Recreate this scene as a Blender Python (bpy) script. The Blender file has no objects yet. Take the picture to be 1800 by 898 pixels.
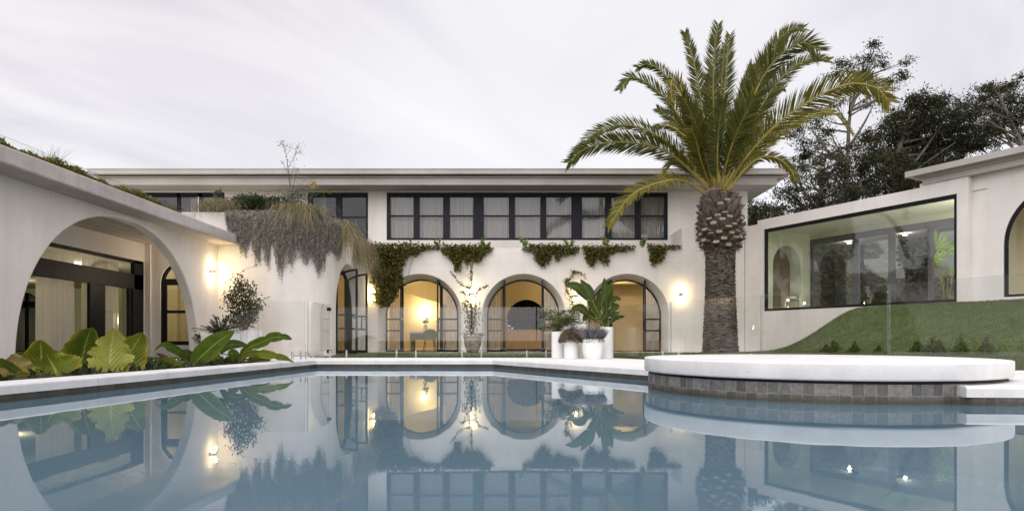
import bpy, math, random
import numpy as np
from mathutils import Vector, Matrix
from mathutils.geometry import tessellate_polygon
random.seed(7)
rng = np.random.default_rng(11)
scene = bpy.context.scene
col = scene.collection
R = math.radians
CAMZ, F, HX, HY = 0.40, 1150.0, 900.0, 598.0

def at(px, py, Y):
    """world point seen at photo pixel px,py when it stands Y metres away"""
    return Vector(((px - HX) / F * Y, Y, CAMZ + (HY - py) / F * Y))

# ------------------------------------------------------------------ materials
def new_mat(name):
    m = bpy.data.materials.new(name)
    m.use_nodes = True
    nt = m.node_tree
    b = nt.nodes['Principled BSDF']
    return m, nt, b

def N(nt, t, **kw):
    n = nt.nodes.new(t)
    for k, v in kw.items():
        if k.startswith('i_'):
            n.inputs[k[2:].replace('_', ' ')].default_value = v
        else:
            setattr(n, k, v)
    return n

def L(nt, a, b): nt.links.new(a, b)

def math_node(nt, op, a, b=None, c=None):
    n = nt.nodes.new('ShaderNodeMath'); n.operation = op
    for i, v in enumerate((a, b, c)):
        if v is None: continue
        if isinstance(v, (int, float)): n.inputs[i].default_value = v
        else: nt.links.new(v, n.inputs[i])
    return n.outputs[0]

def ramp(nt, fac, stops, interp='LINEAR'):
    r = nt.nodes.new('ShaderNodeValToRGB')
    r.color_ramp.interpolation = interp
    while len(r.color_ramp.elements) < len(stops): r.color_ramp.elements.new(0.5)
    for e, (p, c) in zip(r.color_ramp.elements, stops):
        e.position = p; e.color = (*c, 1) if len(c) == 3 else c
    nt.links.new(fac, r.inputs[0])
    return r.outputs[0]

def mixc(nt, fac, a, b, mode='MIX'):
    n = nt.nodes.new('ShaderNodeMix'); n.data_type = 'RGBA'; n.blend_type = mode
    if isinstance(fac, (int, float)): n.inputs[0].default_value = fac
    else: nt.links.new(fac, n.inputs[0])
    for i, v in ((6, a), (7, b)):
        if isinstance(v, tuple): n.inputs[i].default_value = (*v, 1)
        else: nt.links.new(v, n.inputs[i])
    return n.outputs[2]

def noisy(name, c1, c2, scale=4, rough=.8, bump=0., bscale=60, detail=5, spec=.3, stretch=None, speck=None, pos=(.35, .65), metallic=0., streak=0.):
    m, nt, b = new_mat(name)
    tc = N(nt, 'ShaderNodeTexCoord')
    vec = tc.outputs['Object']
    if stretch:
        mp = N(nt, 'ShaderNodeMapping'); mp.inputs['Scale'].default_value = stretch
        L(nt, vec, mp.inputs[0]); v2 = mp.outputs[0]
    else: v2 = vec
    n = N(nt, 'ShaderNodeTexNoise', i_Scale=scale, i_Detail=detail, i_Roughness=.6)
    L(nt, v2, n.inputs['Vector'])
    c = ramp(nt, n.outputs[0], [(pos[0], c1), (pos[1], c2)])
    if streak:
        ms = N(nt, 'ShaderNodeMapping'); ms.inputs['Scale'].default_value = (3.2, 3.2, .22); L(nt, vec, ms.inputs[0])
        s2 = N(nt, 'ShaderNodeTexNoise', i_Scale=1.6, i_Detail=6, i_Roughness=.65); L(nt, ms.outputs[0], s2.inputs['Vector'])
        c = mixc(nt, math_node(nt, 'MULTIPLY', ramp(nt, s2.outputs[0], [(.48, (0, 0, 0)), (.72, (1, 1, 1))]), streak), c, tuple(x*.62 for x in c1))
    if speck:
        s = N(nt, 'ShaderNodeTexNoise', i_Scale=speck[1], i_Detail=2)
        L(nt, vec, s.inputs['Vector'])
        f = ramp(nt, s.outputs[0], [(speck[2], (0, 0, 0)), (speck[2] + .05, (1, 1, 1))])
        c = mixc(nt, f, c, speck[0])
    L(nt, c, b.inputs['Base Color'])
    b.inputs['Roughness'].default_value = rough
    b.inputs['Specular IOR Level'].default_value = spec
    b.inputs['Metallic'].default_value = metallic
    if bump:
        n2 = N(nt, 'ShaderNodeTexNoise', i_Scale=bscale, i_Detail=6)
        L(nt, vec, n2.inputs['Vector'])
        bp = N(nt, 'ShaderNodeBump'); bp.inputs['Strength'].default_value = bump; bp.inputs['Distance'].default_value = .02
        L(nt, n2.outputs[0], bp.inputs['Height']); L(nt, bp.outputs[0], b.inputs['Normal'])
    return m

def leafy(name, cols, rough=.55, trans=.25, spec=.2):
    """foliage: every leaf island takes its own shade"""
    m, nt, b = new_mat(name)
    g = N(nt, 'ShaderNodeNewGeometry')
    st = [(i / max(1, len(cols) - 1), c) for i, c in enumerate(cols)]
    c = ramp(nt, g.outputs['Random Per Island'], st)
    L(nt, c, b.inputs['Base Color'])
    b.inputs['Roughness'].default_value = rough
    b.inputs['Specular IOR Level'].default_value = spec
    t = N(nt, 'ShaderNodeBsdfTranslucent'); L(nt, c, t.inputs[0])
    mx = N(nt, 'ShaderNodeMixShader'); mx.inputs[0].default_value = trans
    L(nt, b.outputs[0], mx.inputs[1]); L(nt, t.outputs[0], mx.inputs[2])
    L(nt, mx.outputs[0], nt.nodes['Material Output'].inputs[0])
    return m

def glass(name, tint, gain=1.9, rough=0.0, refl=(1, 1, 1)):
    m, nt, b = new_mat(name)
    nt.nodes.remove(b)
    fr = N(nt, 'ShaderNodeFresnel'); fr.inputs[0].default_value = 1.5
    g = N(nt, 'ShaderNodeNewGeometry')
    front = math_node(nt, 'SUBTRACT', 1.0, g.outputs['Backfacing'])
    f = math_node(nt, 'MULTIPLY', fr.outputs[0], front)
    f = math_node(nt, 'MULTIPLY', f, gain)
    f = math_node(nt, 'MINIMUM', f, 1.0)
    tr = N(nt, 'ShaderNodeBsdfTransparent'); tr.inputs[0].default_value = (*tint, 1)
    gl = N(nt, 'ShaderNodeBsdfGlossy'); gl.inputs['Roughness'].default_value = rough
    gl.inputs['Color'].default_value = (*refl, 1)
    mx = N(nt, 'ShaderNodeMixShader')
    L(nt, f, mx.inputs[0]); L(nt, tr.outputs[0], mx.inputs[1]); L(nt, gl.outputs[0], mx.inputs[2])
    L(nt, mx.outputs[0], nt.nodes['Material Output'].inputs[0])
    return m

def emit(name, c, s):
    m, nt, b = new_mat(name)
    b.inputs['Base Color'].default_value = (*c, 1)
    b.inputs['Emission Color'].default_value = (*c, 1)
    b.inputs['Emission Strength'].default_value = s
    return m

def big_leaf(name, base, vein, edge, veins=9, slope=.55, tr=.3, blotch=None):
    """broad leaf with midrib and side veins, drawn in the leaf's own uv"""
    m, nt, b = new_mat(name)
    uv = N(nt, 'ShaderNodeUVMap'); uv.uv_map = 'UVMap'
    sp = N(nt, 'ShaderNodeSeparateXYZ'); L(nt, uv.outputs[0], sp.inputs[0])
    u, v = sp.outputs[0], sp.outputs[1]
    av = math_node(nt, 'ABSOLUTE', math_node(nt, 'MULTIPLY_ADD', v, 2.0, -1.0))
    w = math_node(nt, 'FRACT', math_node(nt, 'MULTIPLY', math_node(nt, 'SUBTRACT', u, math_node(nt, 'MULTIPLY', av, slope)), float(veins)))
    side = math_node(nt, 'ABSOLUTE', math_node(nt, 'SUBTRACT', w, 0.5))
    sideline = math_node(nt, 'LESS_THAN', side, 0.05)
    rib = math_node(nt, 'LESS_THAN', av, 0.045)
    line = math_node(nt, 'MAXIMUM', math_node(nt, 'MULTIPLY', sideline, .32), rib)
    tc = N(nt, 'ShaderNodeTexCoord')
    no = N(nt, 'ShaderNodeTexNoise', i_Scale=9.0, i_Detail=4.0); L(nt, tc.outputs['Object'], no.inputs['Vector'])
    c = mixc(nt, ramp(nt, no.outputs[0], [(.35, (0, 0, 0)), (.68, (1, 1, 1))]), base, blotch or tuple(x * .62 for x in base))
    em = math_node(nt, 'POWER', av, 5.0)
    c = mixc(nt, math_node(nt, 'MULTIPLY', em, math_node(nt, 'MULTIPLY', no.outputs[0], 1.3)), c, edge)
    c = mixc(nt, line, c, vein)
    L(nt, c, b.inputs['Base Color'])
    b.inputs['Roughness'].default_value = .42
    b.inputs['Specular IOR Level'].default_value = .28
    bp = N(nt, 'ShaderNodeBump'); bp.inputs['Strength'].default_value = .8; bp.inputs['Distance'].default_value = .03
    L(nt, math_node(nt, 'MULTIPLY', side, 1.0), bp.inputs['Height']); L(nt, bp.outputs[0], b.inputs['Normal'])
    t = N(nt, 'ShaderNodeBsdfTranslucent'); L(nt, c, t.inputs[0])
    mx = N(nt, 'ShaderNodeMixShader'); mx.inputs[0].default_value = tr
    L(nt, b.outputs[0], mx.inputs[1]); L(nt, t.outputs[0], mx.inputs[2])
    L(nt, mx.outputs[0], nt.nodes['Material Output'].inputs[0])
    return m

M = {}
M['stucco'] = noisy('stucco', (.735, .682, .635), (.82, .77, .725), scale=1.1, rough=.9, bump=.3, bscale=25, spec=.15, streak=.13)
M['stucco_cool'] = noisy('stucco_wing', (.72, .675, .64), (.80, .76, .725), scale=.9, rough=.9, bump=.25, bscale=25, spec=.15, streak=.13)
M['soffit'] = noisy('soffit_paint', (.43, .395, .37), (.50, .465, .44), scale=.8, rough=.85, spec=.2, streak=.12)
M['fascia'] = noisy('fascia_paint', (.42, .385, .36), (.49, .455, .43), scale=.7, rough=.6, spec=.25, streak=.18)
M['concrete'] = noisy('fascia_concrete', (.44, .40, .375), (.58, .535, .50), scale=2.2, rough=.85, bump=.2, bscale=40, stretch=(1, .35, 1), spec=.2, streak=.3)
M['ceilconc'] = noisy('ceiling_concrete', (.42, .37, .32), (.58, .52, .47), scale=1.6, rough=.8, bump=.2, bscale=14, stretch=(2.5, .5, 1))
M['coping'] = noisy('coping_terrazzo', (.70, .685, .67), (.83, .815, .80), scale=2.2, rough=.65, bump=.15, bscale=90, speck=((.50, .47, .45), 42, .70), streak=.15)
M['deckstone'] = noisy('deck_stone', (.77, .755, .735), (.85, .835, .815), scale=1.5, rough=.7, speck=((.6, .57, .54), 70, .70))
M['black'] = noisy('black_frame', (.008, .008, .010), (.013, .013, .016), scale=8, rough=.5, spec=.2)
M['navy'] = noisy('navy_frame', (.009, .010, .016), (.014, .015, .022), scale=8, rough=.5, spec=.22)
M['gardenpane'] = glass('garden_pane_glass', (.82, .83, .86), 5.0)
M['greyframe'] = noisy('grey_violet_frame', (.13, .12, .16), (.17, .16, .20), scale=5, rough=.4)
M['silver'] = noisy('stainless', (.55, .54, .53), (.68, .67, .66), scale=20, rough=.28, metallic=1.0)
M['fence'] = glass('fence_glass', (.95, .965, .96), 1.6)
M['edge'] = noisy('glass_edge', (.10, .17, .16), (.2, .28, .27), scale=8, rough=.15, spec=.6)
M['pane'] = glass('pane_glass', (.90, .91, .90), 1.7)
M['darkpane'] = glass('dark_pane_glass', (.66, .66, .70), 1.2)
M['greenpane'] = glass('green_pane_glass', (.88, .92, .85), 2.3)
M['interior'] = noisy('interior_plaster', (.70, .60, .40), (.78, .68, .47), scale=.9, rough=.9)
M['interior_pale'] = noisy('interior_pale', (.66, .66, .55), (.72, .72, .61), scale=.8, rough=.9)
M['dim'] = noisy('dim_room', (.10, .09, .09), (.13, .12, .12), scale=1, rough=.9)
M['floorboards'] = noisy('timber_floor', (.30, .21, .12), (.42, .31, .19), scale=6, rough=.45, stretch=(8, .6, 1))
M['timber'] = noisy('timber_cabinet', (.50, .33, .15), (.62, .43, .21), scale=5, rough=.5, stretch=(6, 6, .6))
def sheer(m, c, f):
    nt = m.node_tree; b = nt.nodes['Principled BSDF']; t = N(nt, 'ShaderNodeBsdfTranslucent'); t.inputs[0].default_value = (*c, 1)
    mx = N(nt, 'ShaderNodeMixShader'); mx.inputs[0].default_value = f
    L(nt, b.outputs[0], mx.inputs[1]); L(nt, t.outputs[0], mx.inputs[2]); L(nt, mx.outputs[0], nt.nodes['Material Output'].inputs[0]); return m
M['curtain'] = noisy('sheer_curtain', (.60, .55, .51), (.70, .65, .61), scale=3, rough=.9, stretch=(3, 3, .2))
M['curtain_grey'] = noisy('grey_curtain', (.42, .385, .37), (.54, .50, .48), scale=7, rough=.95, stretch=(4, 4, .12))
sheer(M['curtain'], (.80, .74, .66), .5); sheer(M['curtain_grey'], (.5, .46, .44), .25)
M['white'] = noisy('white_glaze', (.76, .745, .73), (.83, .82, .81), scale=3, rough=.45, bump=.06, bscale=30)
M['rust'] = noisy('weathered_terracotta', (.20, .15, .115), (.44, .37, .31), scale=9, rough=.95, bump=.5, bscale=22)
M['soil'] = noisy('dark_soil', (.035, .026, .018), (.07, .05, .035), scale=20, rough=1, bump=.6, bscale=60)
M['mulch'] = noisy('bark_mulch', (.05, .04, .028), (.11, .085, .06), scale=30, rough=1, bump=.8, bscale=80)
M['bark'] = noisy('eucalypt_bark', (.07, .06, .05), (.21, .18, .15), scale=4, rough=.95, bump=.5, bscale=20, stretch=(4, 4, .5))
M['stem'] = noisy('green_stem', (.10, .12, .03), (.20, .20, .06), scale=6, rough=.5)
M['twig'] = noisy('dry_twig', (.07, .05, .035), (.13, .10, .07), scale=10, rough=.9)
M['lawn'] = noisy('lawn_turf', (.068, .092, .032), (.12, .15, .06), scale=3.5, rough=1, bump=.6, bscale=90, detail=8)
M['blade'] = leafy('grass_blade', [(.075, .11, .035), (.12, .155, .058), (.19, .205, .09), (.09, .125, .042)], trans=.3)
M['ivy'] = leafy('ivy_leaf', [(.04, .05, .010), (.095, .11, .02), (.15, .155, .035), (.115, .075, .025), (.065, .08, .016)], trans=.2, rough=.45)
M['succulent'] = leafy('succulent_leaf', [(.12, .19, .04), (.20, .29, .07), (.28, .36, .11)], trans=.3)
M['greyleaf'] = leafy('silver_grey_leaf', [(.17, .16, .14), (.29, .275, .24), (.44, .42, .375), (.25, .205, .13)], trans=.2, rough=.8)
M['straw'] = leafy('straw_grass', [(.26, .205, .11), (.38, .31, .18), (.15, .15, .065), (.50, .42, .27)], trans=.3, rough=.7)
M['hedge'] = leafy('hedge_leaf', [(.08, .085, .075), (.13, .135, .125), (.18, .185, .175)], trans=.2)
M['rosemary'] = leafy('rosemary_leaf', [(.03, .045, .022), (.055, .075, .035), (.085, .10, .05)], trans=.15)
M['euc'] = leafy('eucalypt_leaf', [(.016, .022, .011), (.03, .038, .018), (.055, .058, .028), (.085, .07, .038), (.022, .03, .014)], trans=.2, rough=.6, spec=.12)
M['vine'] = leafy('vine_leaf', [(.04, .065, .015), (.08, .11, .025), (.13, .15, .04), (.055, .06, .02)], trans=.3)
M['shrubleaf'] = leafy('shrub_leaf', [(.025, .035, .012), (.05, .06, .02), (.075, .08, .028)], trans=.2)
M['lavender'] = leafy('lavender_stem', [(.13, .12, .13), (.20, .18, .20), (.26, .23, .27), (.12, .13, .10)], trans=.2, rough=.8)
M['brownleaf'] = leafy('brown_leaf', [(.13, .09, .055), (.21, .16, .09), (.11, .11, .05), (.28, .22, .16)], trans=.2, rough=.7)
M['groundcover'] = leafy('roof_succulent', [(.10, .11, .02), (.18, .17, .035), (.24, .16, .04), (.14, .15, .03)], trans=.2)
M['fern'] = leafy('fern_leaf', [(.06, .085, .025), (.11, .14, .04), (.17, .19, .07)], trans=.35)
M['cycad'] = leafy('cycad_leaf', [(.02, .032, .012), (.045, .06, .02)], trans=.15)
M['palmleaf'] = leafy('palm_leaflet', [(.05, .064, .014), (.082, .095, .020), (.118, .122, .028), (.165, .152, .032)], trans=.3, rough=.4)
M['palmdry'] = leafy('palm_leaflet_golden', [(.095, .105, .02), (.15, .145, .025), (.25, .205, .04), (.17, .155, .03)], trans=.3, rough=.5)
M['rachis'] = noisy('palm_rachis', (.31, .24, .05), (.44, .35, .09), scale=3, rough=.45)
M['palmbark'] = noisy('palm_bark', (.035, .029, .023), (.235, .20, .165), scale=5, rough=.95, bump=.8, bscale=25, stretch=(1.0, 1.0, 4.4), pos=(.36, .64))
M['rachis_green'] = noisy('palm_rachis_green', (.16, .16, .04), (.24, .22, .06), scale=3, rough=.45)
M['boot'] = noisy('palm_boot', (.075, .058, .046), (.22, .185, .155), scale=5, rough=.9, bump=.4, bscale=25)
M['bootcut'] = noisy('palm_boot_cut', (.21, .18, .15), (.36, .315, .27), scale=8, rough=.9)
M['fibre'] = noisy('palm_fibre', (.05, .032, .018), (.15, .09, .05), scale=14, rough=1, bump=.8, bscale=50)
M['alo_dark'] = big_leaf('elephant_ear_green', (.085, .145, .010), (.26, .29, .06), (.42, .34, .04))
M['alo_pale'] = big_leaf('elephant_ear_pale', (.44, .45, .10), (.62, .56, .22), (.54, .44, .12), blotch=(.33, .38, .06))
M['alo_mid'] = big_leaf('elephant_ear_mid', (.175, .225, .018), (.40, .41, .10), (.55, .43, .06))
M['alo_yellow'] = big_leaf('elephant_ear_yellow', (.44, .36, .13), (.55, .46, .2), (.40, .27, .10), blotch=(.36, .28, .07))
M['banana'] = big_leaf('banana_leaf', (.105, .185, .016), (.34, .40, .11), (.20, .18, .03), veins=34, slope=.12, tr=.35)
M['strel'] = big_leaf('bird_of_paradise_leaf', (.085, .135, .03), (.28, .30, .11), (.09, .10, .03), veins=30, slope=.2, tr=.2)
M['redleaf'] = big_leaf('red_leaf', (.20, .10, .045), (.26, .16, .07), (.16, .09, .04), veins=20, slope=.2)
M['bulb'] = emit('warm_bulb', (1.0, .78, .45), 40)
M['downlight'] = emit('downlight_lens', (1.0, .96, .8), 30)
M['slot'] = emit('warm_tube', (1.0, .9, .55), 6)
M['picture'] = noisy('picture_paper', (.30, .28, .27), (.55, .52, .50), scale=5, rough=.8)
M['deepwood'] = noisy('dark_wood', (.05, .03, .018), (.10, .06, .035), scale=6, rough=.5)
M['niche'] = noisy('brown_niche', (.17, .13, .105), (.24, .19, .155), scale=2, rough=.8)
M['olive'] = noisy('olive_seat', (.11, .12, .03), (.17, .18, .05), scale=6, rough=.7)

def tile_mat():
    m, nt, b = new_mat('stone_tile')
    tc = N(nt, 'ShaderNodeTexCoord')
    uv = N(nt, 'ShaderNodeUVMap'); uv.uv_map = 'UVMap'
    br = N(nt, 'ShaderNodeTexBrick')
    br.offset = 0.0
    br.inputs['Scale'].default_value = 1.0
    br.inputs['Mortar Size'].default_value = .003
    br.inputs['Mortar Smooth'].default_value = .2
    br.inputs['Brick Width'].default_value = .1
    br.inputs['Row Height'].default_value = .115
    br.inputs['Color1'].default_value = (.085, .084, .08, 1)
    br.inputs['Color2'].default_value = (.23, .226, .225, 1)
    br.inputs['Mortar'].default_value = (.30, .295, .285, 1)
    L(nt, uv.outputs[0], br.inputs['Vector'])
    n = N(nt, 'ShaderNodeTexNoise', i_Scale=26.0, i_Detail=6.0, i_Roughness=.7); L(nt, tc.outputs['Object'], n.inputs['Vector'])
    n2 = N(nt, 'ShaderNodeTexNoise', i_Scale=3.0, i_Detail=3.0); L(nt, tc.outputs['Object'], n2.inputs['Vector'])
    c = mixc(nt, .75, br.outputs[0], ramp(nt, n.outputs[0], [(.3, (.35, .34, .30)), (.7, (1.25, 1.2, 1.15))]), 'MULTIPLY')
    c = mixc(nt, math_node(nt, 'MULTIPLY', ramp(nt, n2.outputs[0], [(.45, (0, 0, 0)), (.65, (1, 1, 1))]), .22), c, (.14, .115, .055))
    # damp algae band left by the water just above its level
    sp = N(nt, 'ShaderNodeSeparateXYZ'); L(nt, tc.outputs['Object'], sp.inputs[0])
    zz = math_node(nt, 'ADD', sp.outputs[2], math_node(nt, 'MULTIPLY', n.outputs[0], .03))
    wet = N(nt, 'ShaderNodeMapRange'); L(nt, zz, wet.inputs[0])
    wet.inputs[1].default_value = -.125; wet.inputs[2].default_value = -.06; wet.inputs[3].default_value = .8; wet.inputs[4].default_value = 0.
    c = mixc(nt, wet.outputs[0], c, (.038, .036, .020))
    L(nt, c, b.inputs['Base Color'])
    b.inputs['Roughness'].default_value = .55
    bp = N(nt, 'ShaderNodeBump'); bp.inputs['Strength'].default_value = .5; bp.inputs['Distance'].default_value = .01
    L(nt, n.outputs[0], bp.inputs['Height']); L(nt, bp.outputs[0], b.inputs['Normal'])
    return m
M['tile'] = tile_mat()

def water_mat():
    m, nt, b = new_mat('pool_water')
    nt.nodes.remove(b)
    tc = N(nt, 'ShaderNodeTexCoord')
    n1 = N(nt, 'ShaderNodeTexNoise', i_Scale=60.0, i_Detail=3.0, i_Roughness=.7); L(nt, tc.outputs['Object'], n1.inputs['Vector'])
    c = ramp(nt, n1.outputs[0], [(.32, (.096, .166, .215)), (.68, (.118, .192, .243))])
    df = N(nt, 'ShaderNodeBsdfDiffuse'); L(nt, c, df.inputs[0])
    gl = N(nt, 'ShaderNodeBsdfGlossy'); gl.inputs['Roughness'].default_value = .018
    gl.inputs['Color'].default_value = (.93, .97, 1.0, 1)
    n2 = N(nt, 'ShaderNodeTexNoise', i_Scale=1.6, i_Detail=2.0); L(nt, tc.outputs['Object'], n2.inputs['Vector'])
    bp = N(nt, 'ShaderNodeBump'); bp.inputs['Strength'].default_value = .05; bp.inputs['Distance'].default_value = .015
    L(nt, n2.outputs[0], bp.inputs['Height']); L(nt, bp.outputs[0], gl.inputs['Normal'])
    fr = N(nt, 'ShaderNodeFresnel'); fr.inputs[0].default_value = 1.333
    mx = N(nt, 'ShaderNodeMixShader'); L(nt, fr.outputs[0], mx.inputs[0])
    L(nt, df.outputs[0], mx.inputs[1]); L(nt, gl.outputs[0], mx.inputs[2])
    L(nt, mx.outputs[0], nt.nodes['Material Output'].inputs[0])
    return m
M['water'] = water_mat()

# ------------------------------------------------------------------ mesh helpers
def link(o, parent=None):
    col.objects.link(o)
    if parent: o.parent = parent
    return o

def tag(o, label=None, cat=None, group=None, kind=None):
    if label: o['label'] = label
    if cat: o['category'] = cat
    if group: o['group'] = group
    if kind: o['kind'] = kind
    return o

def empty(name, loc, label, cat, group=None, rz=0):
    o = bpy.data.objects.new(name, None); o.empty_display_size = .2
    o.location = loc; o.rotation_euler = (0, 0, rz)
    link(o); tag(o, label, cat, group)
    return o

class MB:
    def __init__(self, origin=None):
        self.v = []; self.f = []; self.m = []; self.uv = {}
        self.o = Vector(origin) if origin is not None else Vector((0, 0, 0))
    def add(self, pts):
        i = len(self.v); self.v.extend([tuple(Vector(p) - self.o) for p in pts]); return i
    def quad(self, a, b, c, d, m=0, uv=None):
        i = self.add((a, b, c, d)); self.f.append((i, i+1, i+2, i+3)); self.m.append(m)
        if uv: self.uv[len(self.f)-1] = uv
    def tri(self, a, b, c, m=0):
        i = self.add((a, b, c)); self.f.append((i, i+1, i+2)); self.m.append(m)
    def box(self, x0, x1, y0, y1, z0, z1, m=0):
        self.obox(Vector((0, 0, 0)), Vector((1, 0, 0)), Vector((0, 1, 0)), x0, x1, y0, y1, z0, z1, m)
    def obox(self, O, U, W, a0, a1, b0, b1, z0, z1, m=0):
        P = lambda a, b, z: O + U*a + W*b + Vector((0, 0, z))
        i = self.add([P(a, b, z) for z in (z0, z1) for a, b in ((a0, b0), (a1, b0), (a1, b1), (a0, b1))])
        for q in ((0, 3, 2, 1), (4, 5, 6, 7), (0, 1, 5, 4), (1, 2, 6, 5), (2, 3, 7, 6), (3, 0, 4, 7)):
            self.f.append(tuple(i+k for k in q)); self.m.append(m)
    def loft(self, rings, m=0, closed=True, cap=False, uvs=None):
        n = len(rings[0]); idx = [self.add(r) for r in rings]
        for k in range(len(rings)-1):
            for j in range(n if closed else n-1):
                j2 = (j+1) % n
                self.f.append((idx[k]+j, idx[k]+j2, idx[k+1]+j2, idx[k+1]+j)); self.m.append(m)
                if uvs:
                    self.uv[len(self.f)-1] = (uvs(k, j), uvs(k, j+1), uvs(k+1, j+1), uvs(k+1, j))
        if cap:
            self.f.append(tuple(idx[0]+j for j in reversed(range(n)))); self.m.append(m)
            self.f.append(tuple(idx[-1]+j for j in range(n))); self.m.append(m)
    def tube(self, pts, rad, n=6, m=0, cap=True):
        pts = [Vector(p) for p in pts]; rings = []
        if not isinstance(rad, (list, tuple)): rad = [rad]*len(pts)
        a = None
        for i, p in enumerate(pts):
            t = (pts[min(i+1, len(pts)-1)] - pts[max(i-1, 0)])
            if t.length < 1e-9: t = Vector((0, 0, 1))
            t.normalize()
            if a is None:
                a = t.orthogonal().normalized()
            else:
                a = a - t*a.dot(t)
                a = a.normalized() if a.length > 1e-6 else t.orthogonal().normalized()
            b = t.cross(a)
            rings.append([p + (a*math.cos(2*math.pi*k/n) + b*math.sin(2*math.pi*k/n))*rad[i] for k in range(n)])
        self.loft(rings, m, True, cap)
    def lathe(self, prof, c=(0, 0, 0), n=32, m=0, a0=0, a1=2*math.pi, uvs=None):
        c = Vector(c); rings = []
        full = abs(a1-a0-2*math.pi) < 1e-6
        for r, z in prof:
            rings.append([c + Vector((r*math.cos(a0+(a1-a0)*k/n), r*math.sin(a0+(a1-a0)*k/n), z)) for k in range(n if full else n+1)])
        self.loft(rings, m, full, False, uvs)
    def poly(self, pts, m=0):
        i = self.add(pts); self.f.append(tuple(range(i, i+len(pts)))); self.m.append(m)
    def build(self, name, mats, parent=None, smooth=False, loc=None, bevel=0):
        me = bpy.data.meshes.new(name)
        me.from_pydata(self.v, [], self.f)
        if not isinstance(mats, (list, tuple)): mats = [mats]
        for mm in mats: me.materials.append(mm)
        me.polygons.foreach_set('material_index', self.m)
        if self.uv:
            ul = me.uv_layers.new(name='UVMap')
            for fi, uv in self.uv.items():
                for li, c in zip(me.polygons[fi].loop_indices, uv): ul.data[li].uv = c
        if smooth:
            me.polygons.foreach_set('use_smooth', [True]*len(self.f))
            try: me.set_sharp_from_angle(angle=R(38))
            except Exception: pass
        me.update()
        o = bpy.data.objects.new(name, me); link(o, parent)
        if loc is not None: o.location = loc
        elif self.o.length: o.location = self.o if parent is None else self.o - parent_loc(parent)
        if bevel:
            bv = o.modifiers.new('bevel', 'BEVEL'); bv.width = bevel; bv.segments = 2; bv.limit_method = 'ANGLE'
        return o

def parent_loc(p):
    l = Vector((0, 0, 0))
    while p is not None:
        l += Vector(p.location); p = p.parent
    return l

def np_mesh(name, V, Fc, mats, parent=None, mi=None, loc=None, smooth=False):
    me = bpy.data.meshes.new(name)
    V = np.asarray(V, dtype=np.float32); Fc = np.asarray(Fc, dtype=np.int32)
    if loc is not None: V = V - np.array(loc, dtype=np.float32)
    me.vertices.add(len(V)); me.vertices.foreach_set('co', V.ravel())
    k = Fc.shape[1]
    me.loops.add(Fc.size); me.loops.foreach_set('vertex_index', Fc.ravel())
    me.polygons.add(len(Fc)); me.polygons.foreach_set('loop_start', np.arange(0, Fc.size, k, dtype=np.int32))
    if not isinstance(mats, (list, tuple)): mats = [mats]
    for mm in mats: me.materials.append(mm)
    if mi is not None: me.polygons.foreach_set('material_index', np.asarray(mi, dtype=np.int32))
    if smooth: me.polygons.foreach_set('use_smooth', np.ones(len(Fc), dtype=bool))
    me.update(calc_edges=True)
    o = bpy.data.objects.new(name, me); link(o, parent)
    if loc is not None: o.location = Vector(loc) - (parent_loc(parent) if parent else Vector((0, 0, 0)))
    return o

def unit(a):
    return a / np.maximum(1e-9, np.linalg.norm(a, axis=-1, keepdims=True))

def rand_dirs(n): return unit(rng.normal(size=(n, 3)))

def leaf_quads(P, D, Ln, W, up=None):
    """one folded-diamond leaf per point: base P, axis D"""
    n = len(P); D = unit(D)
    S = np.cross(D, rand_dirs(n) if up is None else up); S = unit(S)
    Ln = np.broadcast_to(np.asarray(Ln, float), (n,))[:, None]; W = np.broadcast_to(np.asarray(W, float), (n,))[:, None]
    mid = P + D*Ln*.5
    V = np.stack([P, mid + S*W*.5, P + D*Ln, mid - S*W*.5], axis=1).reshape(-1, 3)
    Fc = np.arange(4*n).reshape(n, 4)
    return V, Fc

def blades(P, D, Ln, W, droop=.3):
    """grass blades: tapering two-segment strips"""
    n = len(P); D = unit(D)
    Ln = np.broadcast_to(np.asarray(Ln, float), (n,))[:, None]
    S = unit(np.cross(D, rand_dirs(n))) * np.broadcast_to(np.asarray(W, float), (n,))[:, None]*.5
    H = D.copy(); H[:, 2] = 0; H = H + rng.normal(size=(n, 3))*.15; H[:, 2] = 0
    mid = P + D*Ln*.55
    tip = P + D*Ln*.92 + H*Ln*droop; tip[:, 2] -= (droop*.35*Ln)[:, 0]
    V = np.stack([P-S, P+S, mid+S*.8, mid-S*.8, tip], axis=1).reshape(-1, 3)
    b = np.arange(n)[:, None]*5
    Fc = np.concatenate([b+np.array([[0, 1, 2]]), b+np.array([[0, 2, 3]]), b+np.array([[3, 2, 4]])], axis=0)
    return V, Fc

def in_poly(poly, x, y):
    x = np.asarray(x); y = np.asarray(y); r = np.zeros(x.shape, bool); n = len(poly); j = n-1
    for i in range(n):
        xi, yi = poly[i]; xj, yj = poly[j]
        c = ((yi > y) != (yj > y)) & (x < (xj-xi)*(y-yi)/((yj-yi) if yj != yi else 1e-9)+xi)
        r ^= c; j = i
    return r

def sample_poly(poly, n):
    xs = [p[0] for p in poly]; ys = [p[1] for p in poly]; out = []
    while sum(len(a) for a in out) < n:
        x = rng.uniform(min(xs), max(xs), n*2); y = rng.uniform(min(ys), max(ys), n*2)
        k = in_poly(poly, x, y); out.append(np.stack([x[k], y[k]], 1))
    return np.concatenate(out)[:n]

def bez(P, t):
    P = [Vector(p) for p in P]
    while len(P) > 1: P = [P[i].lerp(P[i+1], t) for i in range(len(P)-1)]
    return P[0]

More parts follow.
